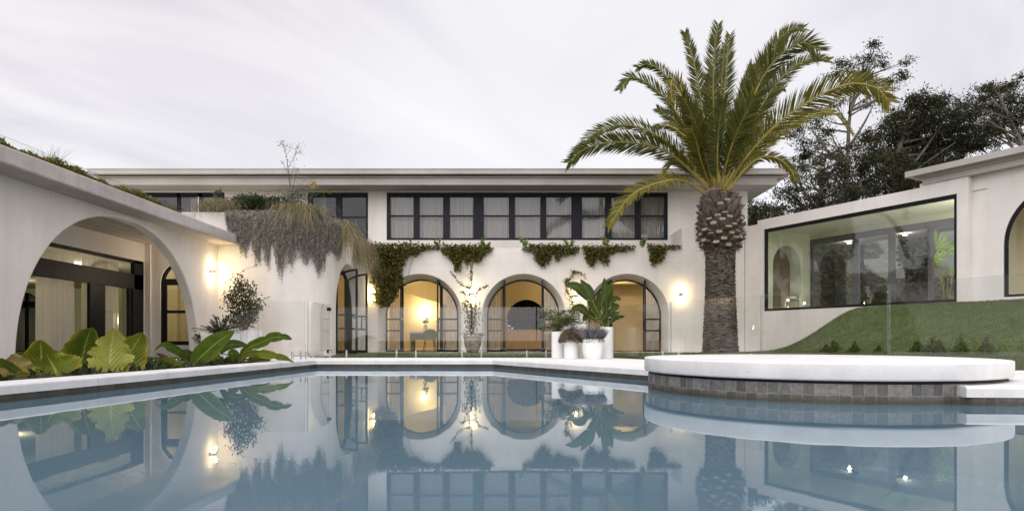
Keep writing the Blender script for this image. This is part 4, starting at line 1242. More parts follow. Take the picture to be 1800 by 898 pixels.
V, Fc = blades(P, Dd, rng.uniform(.08, .22, n), .02, .4); np_mesh('fibre_tuft', V, Fc, M['fibre'], palm)

def frond(pts, mat, Lm=.62, roll=.6, step=.025, start=.13, seed=0, droopy=.25):
    """pts: [(px,py,depth offset)] along the rachis, base first"""
    rr_ = np.random.default_rng(seed)
    W = [at(px, py, PY+dy) - pb for px, py, dy in pts]
    cv = catmull(W, 14); mb = MB()
    ln = sum((cv[i+1]-cv[i]).length for i in range(len(cv)-1))
    m = len(cv)
    hf = m*2//5; rd = [.034*(1-i/(m-1))**.9+.006 for i in range(m)]
    mb.tube(cv[:hf+1], rd[:hf+1], 6, 0); mb.tube(cv[hf:], rd[hf:], 6, 2)
    C = np.array([tuple(p) for p in cv]); seg = np.linalg.norm(np.diff(C, axis=0), axis=1); cum = np.concatenate([[0], np.cumsum(seg)])
    k = int(ln*(1-start)/step); t = start + (1-start)*(np.arange(k)+.5)/k
    d = t*cum[-1]; P = np.stack([np.interp(d, cum, C[:, a]) for a in range(3)], 1)
    T = np.stack([np.interp(np.clip(d+.05, 0, cum[-1]), cum, C[:, a]) - np.interp(np.clip(d-.05, 0, cum[-1]), cum, C[:, a]) for a in range(3)], 1); T = unit(T)
    ref = np.array([0, 0, 1.0]); view = np.array([0, -1.0, 0])
    S = np.cross(T, view); S = unit(S)              # in picture plane, across the rachis
    Nn = np.cross(S, T)                              # towards/away from the viewer
    S2 = unit(S*np.cos(roll) + Nn*np.sin(roll)); N2_ = unit(np.cross(T, S2))
    if N2_[:, 2].mean() < 0: N2_ = -N2_
    Lp = Lm*np.minimum(1, (t-start+.05)/.22)**.8*(1-.55*np.clip((t-.5)/.5, 0, 1)**1.6)
    Vs, Fs = [], []; off = 0
    for sgn in (-1, 1):
        fw = .75 + .35*t[:, None]
        Dr = S2*sgn*.85 + T*fw + N2_*.28 + rr_.normal(size=(k, 3))*.10
        Dr = unit(Dr); Ls = (Lp*rr_.uniform(.8, 1.12, k))[:, None]
        Wd = .0185
        X = unit(np.cross(Dr, N2_ + rr_.normal(size=(k, 3))*.5))*Wd
        sag = np.zeros((k, 3)); sag[:, 2] = -1
        mid = P + Dr*Ls*.5 + sag*Ls*.03*droopy*4; tip = P + Dr*Ls*.98 + sag*Ls*.18*droopy*2
        v = np.stack([P-X*.5, P+X*.5, mid+X, mid-X, tip], 1).reshape(-1, 3)
        b = np.arange(k)[:, None]*5 + off
        Vs.append(v); Fs.append(np.concatenate([b+np.array([[0, 1, 2]]), b+np.array([[0, 2, 3]]), b+np.array([[3, 2, 4]])])); off += 5*k
    V = np.concatenate(Vs); Fc = np.concatenate(Fs)
    base = len(mb.v); mb.v.extend(map(tuple, V)); mb.f.extend([tuple(int(q)+base for q in f) for f in Fc]); mb.m.extend([1]*len(Fc))
    return mb.build('frond', [M['rachis'], mat, M['rachis'] if mat is M['palmdry'] else M['rachis_green']], palm)
def q(*a): return [(*cP(x, y), dy) for x, y, dy in a]
B = (575, 665)
FRONDS = [
 (q((560, 690, -.3), (480, 640, -.8), (400, 640, -1.3), (280, 690, -1.7), (190, 810, -2.0)), 'd', .55, .7),
 (q((560, 670, 0), (480, 580, -.5), (380, 515, -1.0), (230, 492, -1.5), (110, 515, -1.8), (40, 570, -2.0)), 'g', .60, .55),
 (q((560, 660, .1), (470, 540, .2), (350, 455, .4), (240, 428, .5), (140, 460, .6), (70, 535, .6)), 'g', .58, .5),
 (q((570, 650, .4), (520, 520, .9), (450, 445, 1.2), (400, 430, 1.4), (360, 440, 1.5)), 'd', .40, .8),
 (q((570, 650, 0), (520, 520, -.3), (440, 370, -.6), (350, 280, -.8), (280, 250, -.9), (235, 295, -1.0)), 'g', .55, .5),
 (q((575, 650, .3), (530, 480, .8), (460, 310, 1.2), (390, 225, 1.5), (340, 200, 1.6), (300, 212, 1.7)), 'g', .5, .6),
 (q((580, 660, -.3), (530, 500, -1.2), (480, 340, -1.9), (450, 260, -2.2), (428, 270, -2.5), (430, 340, -2.7)), 'd', .5, .7),
 (q((590, 650, .2), (560, 450, .7), (530, 280, 1.0), (505, 160, 1.2), (480, 80, 1.3)), 'g', .50, .35),
 (q((595, 660, -.2), (590, 480, -.8), (585, 300, -1.2), (590, 150, -1.4), (605, 50, -1.5)), 'g', .62, .25),
 (q((605, 650, .3), (615, 450, .9), (630, 280, 1.3), (640, 160, 1.5), (648, 90, 1.6)), 'g', .60, .3),
 (q((615, 655, .5), (650, 480, 1.3), (690, 330, 1.9), (715, 240, 2.2), (730, 200, 2.4)), 'g', .55, .4),
 (q((615, 660, 0), (670, 480, .2), (740, 280, .4), (810, 140, .5), (870, 75, .5), (925, 65, .5)), 'g', .62, .3),
 (q((620, 670, -.4), (680, 470, -1.3), (760, 270, -2.0), (840, 165, -2.4), (920, 120, -2.6), (985, 150, -2.7)), 'g', .85, .35),
 (q((620, 660, .2), (690, 500, .5), (790, 320, .9), (880, 215, 1.1), (960, 180, 1.2), (1020, 185, 1.2)), 'g', .62, .45),
 (q((625, 680, -.3), (700, 560, -1.0), (820, 430, -1.7), (960, 330, -2.3), (1090, 275, -2.6), (1190, 285, -2.8), (1250, 340, -2.9)), 'd', .80, .5),
 (q((630, 680, .2), (720, 570, .5), (830, 460, .9), (940, 395, 1.2), (1040, 385, 1.4), (1108, 460, 1.5)), 'd', .50, .6),
 (q((630, 690, 0), (690, 610, -.2), (760, 550, -.3), (830, 555, -.4), (880, 600, -.5), (892, 635, -.5)), 'd', .36, .7),
 (q((560, 670, .4), (500, 590, .9), (450, 560, 1.3), (415, 580, 1.5), (400, 625, 1.6)), 'd', .34, .8),
 (q((610, 650, .6), (700, 500, 1.7), (780, 370, 2.5), (830, 300, 2.9), (855, 290, 3.0)), 'g', .5, .5),
 (q((585, 655, -.5), (545, 500, -1.7), (505, 390, -2.5), (470, 320, -3.0)), 'g', .62, .4),
 (q((600, 660, -.5), (600, 520, -1.9), (610, 400, -2.8), (625, 330, -3.3)), 'g', .62, .3),
 (q((610, 665, -.5), (650, 520, -1.6), (700, 400, -2.5), (740, 330, -3.0)), 'g', .68, .4),
 (q((590, 655, .5), (570, 480, 1.8), (565, 340, 2.6), (575, 230, 3.1)), 'g', .55, .3),
 (q((570, 660, .5), (520, 540, 1.6), (480, 450, 2.3), (430, 400, 2.7), (375, 365, 3.0)), 'g', .5, .5),
 (q((620, 665, .5), (690, 560, 1.6), (750, 470, 2.3), (820, 420, 2.8)), 'g', .5, .5),
 (q((580, 670, -.3), (540, 560, -1.3), (520, 480, -2.0), (500, 440, -2.5)), 'd', .5, .6),
 (q((600, 655, 0), (605, 470, -.1), (612, 330, -.1), (622, 200, -.2), (630, 130, -.2)), 'g', .52, .6),
]
for i, (pts, kd, Lm, roll) in enumerate(FRONDS):
    frond(pts, M['palmdry'] if kd == 'd' else M['palmleaf'], Lm, roll*(1 if i % 2 else -1), seed=i+3, droopy=.35 if kd == 'd' else .2)

# ---- background eucalypts
def euc(label, Y, trunk, clumps, dens=1.0, spread=.5, lsize=.17, tr=.16, trunks2=(), group='trees behind the right wing', name='gum_tree'):
    W = [at(px, py, Y) for px, py in trunk]; W[0].z = min(W[0].z, -.05)
    base = W[0].copy()
    t = empty(name, base, label, 'tree', group)
    mb = MB(base); cv = catmull(W, 6); m = len(cv)
    mb.tube(cv, [tr*(1-.8*i/(m-1))+.02 for i in range(m)], 8)
    Vs, Fs, off = [], [], 0
    for (px, py, rx, ry) in clumps:
        dy = rng.normal()*spread*2.2; c = at(px, py, Y+dy); sx, sz = rx/F*Y, ry/F*Y
        # limb from the trunk point a little lower
        j = min(range(m), key=lambda i: (cv[i]-c).length + 2.0*max(0, cv[i].z - c.z + 1.0))
        a = cv[j]; mid = a.lerp(c, .5) + Vector((rng.normal()*.3, rng.normal()*.3, -.25+rng.normal()*.15))
        lim = [bez((a, mid, c), k/7) for k in range(8)]
        mb.tube(lim, [max(.018, tr*.42*(1-.8*k/7)) for k in range(8)], 5)
        ns = max(3, int(rx*ry/38*dens))
        for s_ in range(ns):
            v = rng.normal(size=3); v /= np.linalg.norm(v); v *= rng.uniform(.35, 1.0)**.6
            p = c + Vector((v[0]*sx, v[1]*(sx+sz)*.5, v[2]*sz))
            st_ = lim[rng.integers(3, 8)]; bend = st_.lerp(p, .5) + Vector((rng.normal()*.12, rng.normal()*.12, rng.normal()*.12))
            mb.tube([st_, bend, p], [.018, .012, .006], 4)
            nl = int(rng.uniform(40, 85)); cr = rng.uniform(.18, .46)
            P = np.array(p)[None] + rng.normal(size=(nl, 3))*np.array([cr, cr, cr*.6])*.62
            Dd = rand_dirs(nl)*.8; Dd[:, 2] -= .55
            V, Fc = leaf_quads(P, Dd, rng.uniform(.7, 1.3, nl)*lsize, lsize*.34)
            Vs.append(V); Fs.append(Fc+off); off += len(V)
    for pts in trunks2:
        W2_ = [at(px, py, Y) for px, py in pts]; c2 = catmull(W2_, 5)
        mb.tube(c2, [tr*.5*(1-.8*i/(len(c2)-1))+.012 for i in range(len(c2))], 6)
    o = mb.build('trunk', M['bark'], t, True); o.location = (0, 0, 0)
    np_mesh('crown', np.concatenate(Vs), np.concatenate(Fs), M['euc'], t, loc=tuple(base)).location = (0, 0, 0)
    return t
euc('tall thin gum tree with open crown reaching highest, right of the palm', 38,
    [(1492, 640), (1488, 400), (1490, 280), (1496, 190), (1520, 110)],
    [(1536, 88, 22, 12), (1512, 110, 22, 14), (1550, 108, 16, 10), (1575, 142, 16, 14), (1592, 108, 9, 7), (1470, 122, 26, 14), (1500, 138, 30, 14), (1580, 128, 20, 12), (1530, 140, 20, 10),
     (1420, 225, 22, 20), (1395, 240, 18, 16), (1440, 205, 18, 14), (1405, 285, 24, 18), (1380, 300, 16, 14), (1440, 250, 20, 18), (1470, 180, 22, 10), (1538, 180, 22, 12), (1462, 235, 16, 12), (1420, 262, 30, 18), (1455, 275, 26, 18)], .85,
    trunks2=[((1490, 300), (1450, 260), (1425, 225)), ((1492, 200), (1510, 160), (1540, 95)), ((1495, 195), (1540, 175), (1580, 130)), ((1488, 330), (1440, 300), (1400, 285)), ((1492, 260), (1520, 215), (1535, 185))])
euc('dense dark gum tree with wide crown directly behind the picture window', 36,
    [(1580, 640), (1578, 380), (1575, 300), (1590, 230), (1620, 180)],
    [(1630, 175, 34, 16), (1600, 195, 34, 20), (1650, 200, 40, 24), (1580, 225, 36, 26), (1620, 230, 46, 30), (1670, 235, 40, 26), (1560, 260, 34, 24), (1605, 270, 44, 26), (1655, 270, 44, 24), (1700, 255, 30, 22), (1540, 290, 34, 22), (1590, 305, 40, 22), (1640, 300, 40, 20), (1530, 240, 24, 20), (1690, 215, 26, 16), (1560, 330, 40, 20), (1520, 330, 30, 20), (1660, 325, 40, 18), (1700, 300, 30, 18), (1600, 350, 40, 16), (1480, 350, 30, 16), (1585, 320, 26, 16), (1620, 322, 30, 16), (1575, 285, 30, 18), (1645, 340, 30, 12)], 1.75, tr=.2,
    trunks2=[((1578, 330), (1560, 280), (1550, 230)), ((1575, 320), (1620, 270), (1660, 210)), ((1576, 340), (1610, 300), (1680, 250))])
euc('leaning gum tree with layered crown at the right edge behind the roof', 37,
    [(1815, 640), (1800, 300), (1785, 230), (1760, 180), (1745, 150)],
    [(1750, 155, 26, 12), (1725, 165, 24, 10), (1775, 160, 26, 14), (1740, 190, 36, 14), (1780, 185, 30, 14), (1705, 195, 22, 12), (1760, 215, 34, 12), (1720, 225, 30, 12), (1800, 205, 26, 16), (1797, 128, 10, 10), (1830, 180, 30, 30), (1840, 230, 30, 30), (1745, 245, 26, 10), (1695, 180, 16, 10), (1790, 240, 20, 10), (1715, 250, 24, 14), (1745, 225, 24, 14)], 1.5,
    trunks2=[((1800, 300), (1770, 240), (1740, 190)), ((1800, 280), (1790, 230), (1780, 190)), ((1805, 290), (1775, 255), (1725, 228))])
euc('lower bushy gum tree with fine twigs between the palm and the dense tree', 33,
    [(1440, 640), (1442, 420), (1445, 360), (1440, 300)],
    [(1430, 300, 26, 18), (1470, 310, 26, 20), (1400, 325, 24, 18), (1445, 335, 30, 18), (1490, 340, 30, 18), (1375, 340, 18, 14), (1420, 355, 30, 14), (1465, 360, 34, 14), (1505, 300, 24, 22), (1500, 265, 22, 18), (1355, 362, 20, 12), (1385, 372, 24, 12), (1475, 280, 18, 14), (1430, 370, 40, 12), (1480, 370, 40, 14)], 1.05, lsize=.16,
    trunks2=[((1442, 400), (1400, 350), (1370, 330)), ((1442, 390), (1480, 340), (1510, 290)), ((1441, 380), (1410, 330), (1395, 300))])
euc('low dark shrubby tree in the gap beside the eave of the main roof', 31,
    [(1335, 640), (1336, 420), (1340, 370)],
    [(1330, 372, 20, 16), (1352, 380, 22, 14), (1325, 392, 18, 12), (1345, 398, 24, 10), (1370, 390, 20, 8), (1315, 362, 8, 12)], 1.6, lsize=.15, tr=.12)
# greenery seen through the rooms
def bush(name, label, cat, c, rad, n, mat, lsize=.10, group=None, stems=0, flat=1.0, parent_mat=None, lump=9):
    c = Vector(c); t = empty(name, (c.x, c.y, max(-.03, c.z-rad[2])), label, cat, group)
    cs = rng.normal(size=(lump, 3)); cs = unit(cs)*rng.uniform(.2, .8, (lump, 1))*np.array(rad)
    k = rng.integers(0, lump, n); P = np.array(c) + cs[k] + rng.normal(size=(n, 3))*np.array(rad)*.22
    P[:, 2] = np.maximum(P[:, 2], c.z-rad[2]+.01)
    Dd = P-np.array(c); Dd = unit(Dd)+rand_dirs(n)*.8
    V, Fc = leaf_quads(P, Dd, rng.uniform(.6, 1.3, n)*lsize, lsize*.45)
    np_mesh('foliage', V, Fc, mat, t, loc=tuple(t.location)).location = (0, 0, 0)
    if stems:
        mb = MB(t.location)
        for i in range(stems):
            e = Vector(tuple(cs[rng.integers(0, lump)])) + c; mb.tube([t.location, t.location.lerp(e, .5)+Vector((0, 0, .1*rad[2])), e], [.02, .014, .006], 5)
        mb.build('stem', M['twig'], t).location = (0, 0, 0)
    return t
bush('garden_shrub', 'dark leafy shrub outside, seen through the inner arch of the middle doorway', 'shrub', (.7, 30.2, 1.3), (1.7, .9, 1.35), 16000, M['rosemary'], .16, stems=6)
for i, (u_, n_, r_) in enumerate(((u_at(1435, -9), -9, 2.1), (u_at(1515, -9.5), -9.5, 2.2), (u_at(1595, -9), -9, 2.2), (u_at(1675, -9), -9, 2.2))):
    p = W2(u_, n_, 2.9)
    bush('garden_shrub', 'large grey-green shrub behind the right wing, ' + ('furthest left', 'second from the left', 'third from the left', 'furthest right')[i] + ' through the picture window', 'shrub', p, (r_, 1.3, 2.95), 14000, M['hedge'], .24, 'shrubs behind the right wing', 5, lump=16)
fp = empty('fan_palm', W2(u_at(1662, -1.9), -1.9, RF), 'small fan palm with lime leaves seen through the right end of the picture window', 'plant')
def c3(x, y): return (1320+x/3.7425, 320+y/3.7425)
mb = MB(); mbs = MB(); foff = Vector(fp.location)
for (bx_, by_), (tx, ty), w_ in (((1215, 440), (1310, 360), 26), ((1200, 500), (1280, 495), 20), ((1330, 560), (1325, 620), 14), ((1290, 450), (1345, 400), 22)):
    YY = fp.location.y; b0 = at(*c3(bx_, by_), YY)-foff; t0 = at(*c3(tx, ty), YY)-foff; ax = (t0-b0); sd_ = Vector((-ax.z, 0, ax.x)).normalized()
    for k in range(9):
        an = R(-58+14.5*k); d_ = ax*math.cos(an)*1.05 + sd_*ax.length*math.sin(an); s_ = Vector((-d_.z, 0, d_.x)).normalized()*.035
        y_ = Vector((0, .05*math.sin(k*2.1), 0))
        mb.quad(b0, b0+d_*.6+s_+y_, b0+d_+y_*2, b0+d_*.6-s_+y_)
    mbs.tube([(0, 0, 0), b0*.5+Vector((.05, 0, .05)), b0], .012, 5)
mb.build('fan_leaf', M['succulent'], fp); mbs.build('stem', M['stem'], fp)

# ---- ivy curtains over the parapet
def ivy(poly, label, Y=FY, n_m2=1500, depth=.10, mat='ivy', ls=.075, name='creeping_vine', group='vine curtains hanging from the parapet', cat='vine', top=None):
    A = .5*abs(sum(poly[i-1][0]*poly[i][1]-poly[i][0]*poly[i-1][1] for i in range(len(poly))))*(Y/F)**2
    n = int(A*n_m2*2.3)+40; S = sample_poly(poly, n)
    yy = Y - rng.gamma(2.0, depth*.32, n) - .015
    P = np.stack([(S[:, 0]-HX)/F*Y, yy, CAMZ+(HY-S[:, 1])/F*Y], 1) + rng.normal(size=(n, 3))*np.array([.035, .0, .035])
    P[:, 1] = np.minimum(P[:, 1], Y-.012)
    Dd = rand_dirs(n)*.9 + np.array([0, -.35, -.35])
    V, Fc = leaf_quads(P, Dd, rng.uniform(.6, 1.3, n)*ls, ls*.75)
    V[:, 1] = np.minimum(V[:, 1], Y-.006)
    c = (float(P[:, 0].mean()), Y-.02, float(P[:, 2].max()))
    # a few stems behind
    mb = MB()
    for i in range(max(2, int(A*5))):
        a = P[rng.integers(0, n)]; b_ = P[rng.integers(0, n)]
        if a[2] < b_[2]: a, b_ = b_, a
        mb.tube([(a[0], Y-.02, a[2]), ((a[0]*.7+b_[0]*.3), Y-.03, (a[2]+b_[2])/2), (a[0]*.5+b_[0]*.5, Y-.02, b_[2])], .006, 4)
    t = empty(name, c, label, cat, group)
    np_mesh('foliage', V, Fc, M[mat], t, loc=c).location = (0, 0, 0)
    o = mb.build('stem', M['twig'], t); o.location = -Vector(c)
    return t
ivy([(640, 431), (655, 430), (710, 430), (748, 432), (742, 440), (732, 448), (718, 450), (714, 458), (708, 466), (704, 474), (710, 486), (706, 500), (698, 520), (686, 538), (668, 539), (659, 527), (661, 505), (656, 494), (658, 470), (655, 452), (640, 447)],
    'largest dense ivy curtain hanging far down beside the left arch', depth=.24)
ivy([c5(*p) for p in ((735, 590), (800, 560), (1000, 555), (1150, 560), (1185, 578), (1110, 630), (1060, 700), (1010, 700), (985, 670), (960, 735), (940, 690), (910, 650), (900, 720), (880, 780), (850, 775), (840, 700), (790, 650), (740, 630))], 'two-pronged ivy clump on the parapet above the left lamp vine', depth=.16)
ivy([c5(*p) for p in ((560, 560), (740, 560), (740, 578), (640, 580), (560, 600))], 'thin strip of ivy along the parapet between the largest curtain and the two-pronged clump', depth=.1)
ivy([c7(*p) for p in ((80, 580), (200, 560), (330, 550), (590, 572), (560, 610), (490, 645), (440, 620), (430, 660), (405, 700), (380, 660), (370, 600), (340, 620), (340, 680), (290, 720), (265, 740), (210, 690), (200, 640), (195, 600), (120, 610))], 'ivy clump hanging from the parapet right above the middle arch', depth=.16)
ivy([c7(*p) for p in ((600, 565), (830, 565), (1000, 560), (1080, 575), (1050, 590), (970, 605), (930, 600), (860, 620), (840, 640), (830, 720), (800, 710), (760, 650), (735, 650), (720, 720), (695, 740), (650, 690), (640, 620))], 'ivy clump with two tails on the parapet just left of the right arch', depth=.16)
ivy([c7(*p) for p in ((1195, 562), (1340, 560), (1330, 650), (1300, 690), (1240, 725), (1210, 700), (1205, 620))], 'small single ivy tail at the right end of the parapet', depth=.15)
ivy([c7(*p) for p in ((1340, 564), (1480, 566), (1480, 576), (1340, 580))], 'thin trail of ivy at the very end of the parapet by the stepped pier', depth=.06)
SG = 'upright succulents along the parapet'
spr = [(c5(435, 560), 1.0), (c5(690, 565), 1.0), (c5(765, 565), .7), (c5(1065, 560), 1.15), (c5(1125, 560), .7), (c5(1455, 560), 1.1), (c5(1515, 565), .6), (c7(500, 560), 1.1), (c7(825, 565), 1.0), (c7(930, 565), .6), (c7(1135, 560), 1.15), (c7(1205, 568), .6), ((630, 430), 1.0)]
ordn = ['first', 'second', 'third', 'fourth', 'fifth', 'sixth', 'seventh', 'eighth', 'ninth', 'tenth', 'eleventh', 'twelfth']
for i, ((px, py), s_) in enumerate(spr):
    b0 = at(px, py, FY+.10); b0.z = min(b0.z, 3.50) if i < 12 else b0.z
    lab = (f'light green succulent sprig on the parapet below the upper window, {ordn[i]} from the left' if i < 12 else 'light green succulent sprig at the end of the straw grass by the corner')
    t = empty('succulent', b0, lab, 'plant', SG)
    mb = MB(); Ps, Ds = [], []
    for k in range(int(3+2*s_)):
        a = rng.uniform(0, 6.28); h = .36*s_*rng.uniform(.6, 1.1); e = Vector((math.cos(a)*.13*s_, math.sin(a)*.08*s_, h))
        mb.tube([(0, 0, 0), e*.5+Vector((0, 0, .03)), e], .008, 5)
        for j in range(int(15)):
            f = rng.uniform(.35, 1.05); Ps.append(np.array(e)*f); d_ = rng.normal(size=3); d_[2] = abs(d_[2])*.5+.2; Ds.append(d_)
    mb.build('stem', M['stem'], t)
    V, Fc = leaf_quads(np.array(Ps), np.array(Ds), .085*max(.8, s_), .065); np_mesh('leaves', V, Fc, M['succulent'], t)

# ---- climbing vines round the wall lamps
def climber(label, paths, Y, group, leaf=.07, dens=120, mat='vine', base=None, name='climbing_vine'):
    Vs, Fs, off = [], [], 0; mb = MB()
    b0 = at(*paths[0][0][0], Y) if base is None else Vector(base)
    for pts, spread in paths:
        W = [at(px, py, Y) for px, py in pts]; cv = catmull(W, 6)
        for p in cv: p.y = min(p.y, Y)
        mb.tube(cv, .007, 5)
        ln = sum((cv[i+1]-cv[i]).length for i in range(len(cv)-1)); n = int(ln*dens*max(1, spread*22))
        t = rng.uniform(0, len(cv)-1.001, n); i0 = t.astype(int); C = np.array([tuple(p) for p in cv])
        P = C[i0] + (C[i0+1]-C[i0])*(t-i0)[:, None] + rng.normal(size=(n, 3))*np.array([spread, .03, spread*.6]); P[:, 1] = np.minimum(P[:, 1]-.02, Y-.015)
        V, Fc = leaf_quads(P, rand_dirs(n)*.8+np.array([0, -.4, -.2]), rng.uniform(.6, 1.3, n)*leaf, leaf*.6); V[:, 1] = np.minimum(V[:, 1], Y-.008)
        Vs.append(V); Fs.append(Fc+off); off += len(V)
    t = empty(name, b0, label, 'vine', group)
    mb.build('stem', M['twig'], t).location = -b0
    np_mesh('foliage', np.concatenate(Vs), np.concatenate(Fs), M[mat], t, loc=tuple(b0)).location = (0, 0, 0)
VG = 'vines climbing the wall round the lamps'
climber('green vine climbing from the weathered pot around the wall lamp', [
    ([c6(855, 590), c6(850, 480), c6(850, 380), c6(830, 280), c6(845, 180), c6(845, 90), c6(848, 10)], .035),
    ([c6(850, 560), c6(860, 480), c6(880, 400), c6(885, 330)], .10), ([c6(840, 560), c6(830, 460), c6(810, 380), c6(800, 320)], .09),
    ([c6(850, 520), c6(850, 430), c6(850, 350)], .14),
    ([c6(845, 200), c6(780, 190), c6(730, 140), c6(690, 80)], .028), ([c6(870, 300), c6(910, 220), c6(980, 190)], .03), ([c6(810, 320), c6(790, 250), c6(760, 235)], .03), ([c6(850, 570), c6(800, 565), c6(790, 580)], .05), ([c6(850, 570), c6(910, 570), c6(930, 575)], .05)],
    21.85, VG, base=(c.x, 21.7, .5) if False else (at(831, 617, 21.7).x, 21.7, .48))
climber('thin vine on the wall behind the bird of paradise leaves', [
    ([c8(470, 560), c8(470, 430), c8(480, 330), c8(440, 240), c8(430, 160), c8(470, 120), c8(490, 65)], .045), ([c8(470, 430), c8(500, 380), c8(490, 300), c8(460, 220)], .10),
    ([c8(480, 85), c8(540, 88), c8(580, 130)], .022), ([c8(440, 200), c8(425, 150), c8(450, 130)], .04)], 22.3, VG, base=at(*c8(470, 700), 22.3))

# ---- dark climbing shrub in the box, cycad
cs4 = lambda x, y: (380+x/4.0816, 440+y/4.0816)
t = empty('climbing_shrub', (-6.35, 15.6, .6), 'dark leafy climbing shrub growing up the white wall from a box', 'shrub')
mb = MB(); Vs, Fs, off = [], [], 0
b0 = Vector((-6.35, 15.6, .6))
tips = [(150, 178), (180, 215), (230, 240), (255, 300), (130, 265), (70, 322), (110, 300), (200, 300), (150, 340), (230, 370), (290, 385), (315, 360), (120, 400), (170, 420), (225, 430), (270, 430), (130, 470), (190, 480), (240, 490), (265, 460), (110, 480), (210, 520), (160, 520), (250, 340), (160, 260), (205, 350)]
for x, y in tips:
    e = at(*cs4(x, y), 15.75 + rng.uniform(-.2, .2)); md = b0.lerp(e, .55) + Vector((rng.normal()*.05, 0, -.05))
    mb.tube([b0-b0, md-b0, e-b0], [.012, .008, .004], 5)
    n = 85; f = rng.uniform(.55, 1.02, n)[:, None]; P = np.array(md)*(1-f)+np.array(e)*f + rng.normal(size=(n, 3))*.085
    V, Fc = leaf_quads(P, rand_dirs(n)+np.array([0, -.2, .1]), rng.uniform(.7, 1.3, n)*.07, .038); Vs.append(V); Fs.append(Fc+off); off += len(V)
w0 = at(*cs4(160, 170), 15.9); mb.tube([at(*cs4(150, 180), 15.8)-b0, at(*cs4(215, 130), 16.7)-b0, at(*cs4(300, 112), 16.85)-b0], .005, 4)
mb.build('stem', M['twig'], t); np_mesh('foliage', np.concatenate(Vs), np.concatenate(Fs), M['shrubleaf'], t, loc=tuple(b0)).location = (0, 0, 0)
def radial_plant(name, label, cat, b0, n, ln, mat, w=.05, up=(.1, 1.2), pinn=True, group=None):
    t = empty(name, b0, label, cat, group); Vs, Fs, off = [], [], 0
    for k in range(n):
        a = k*ga_; el = rng.uniform(*up); d_ = np.array([math.cos(a)*math.cos(el), math.sin(a)*math.cos(el), math.sin(el)]); L_ = ln*rng.uniform(.8, 1.1)
        m = 26; f = np.linspace(.15, 1, m)[:, None]; P = d_*f*L_; P[:, 2] -= (f[:, 0]**2)*L_*.25
        sd_ = np.cross(d_, [0, 0, 1]); sd_ /= np.linalg.norm(sd_)+1e-6
        for s_ in (-1, 1):
            V, Fc = leaf_quads(P, np.tile(d_*.8+sd_*s_, (m, 1))+rng.normal(size=(m, 3))*.06, .16*ln*(1.1-.6*f[:, 0]), .022); Vs.append(V); Fs.append(Fc+off); off += len(V)
        V, Fc = leaf_quads(np.zeros((1, 3)), d_[None], L_*.8, .02); Vs.append(V); Fs.append(Fc+off); off += 4
    np_mesh('fronds', np.concatenate(Vs), np.concatenate(Fs), mat, t); return t
bx2.location.x = -6.68
radial_plant('cycad', 'dark spiky cycad in the low white box beside the climbing shrub', 'plant', (-6.68, 15.0, .54), 22, .62, M['cycad'], up=(.15, 1.3))
bush('shrub', 'small dark low shrub under the raked glass panel', 'shrub', at(362, 592, 15.2), (.28, .2, .18), 500, M['shrubleaf'], .06, stems=3)

# ---- elephant ears and banana leaves in the bed
def leaf_plant(name, label, base, leaves, group=None, cat='plant', conv=cA):
    base = Vector(base); t = empty(name, base, label, cat, group)
    for i, (pts, wpx, mat, prof, roll, kw) in enumerate(leaves):
        W = [at(*conv(x, y), Y_) for x, y, Y_ in pts]
        mb = MB(); ax = (W[-1]-W[0]).normalized(); wd = wpx*(1.0 if prof is HEART else 1.0)/6.414/F*pts[0][2]
        va = math.atan2(-W[0].x, W[0].y) if prof is HEART else 0.0
        nrm = Vector((math.sin(roll*.6+va), -math.cos(roll*.6+va), .12))
        blade_leaf(mb, [p-base for p in W], wd, nrm, prof, 0, seed=i*7+len(leaves), **kw)
        lf = mb.build('leaf', M[mat], t, True)
        mb = MB(); s0 = W[0]-base
        mb.tube([Vector((0, 0, 0)), s0*.5+Vector((0, .03, .02)), s0, s0.lerp(W[min(1, len(W)-1)]-base, .6)], [.022, .018, .012, .006], 6)
        mb.build('stalk', M['stem'], t)
    return t
EG = 'big leaved plants in the garden bed'
AL = dict(wav=.055, fold=.20, nu=48, nv=8, scal=.04)
leaf_plant('elephant_ear', 'elephant ear plant with the three tallest leaves, one very pale', (-5.42, 8.75, -.02), [
    (((900, 800, 9.0), (925, 600, 9.05), (970, 400, 9.0), (1030, 228, 8.9)), 420, 'alo_dark', HEART, -.15, dict(AL)),
    (((1235, 760, 8.6), (1245, 560, 8.65), (1262, 400, 8.65), (1290, 232, 8.55)), 410, 'alo_pale', HEART, .15, dict(AL, tear=.25)),
    (((1270, 790, 8.8), (1400, 610, 8.9), (1510, 440, 8.95), (1610, 280, 8.9)), 400, 'alo_mid', HEART, .3, dict(AL))], EG)
leaf_plant('elephant_ear', 'elephant ear plant with two broad yellow-edged leaves, left of the tallest leaves', (-5.62, 7.75, -.02), [
    (((470, 860, 8.0), (470, 690, 8.05), (465, 520, 8.0), (455, 375, 7.9)), 460, 'alo_mid', HEART, -.1, dict(AL)),
    (((665, 800, 7.6), (620, 700, 7.65), (570, 610, 7.65), (520, 535, 7.6)), 500, 'alo_mid', HEART, -.15, dict(AL))], EG)
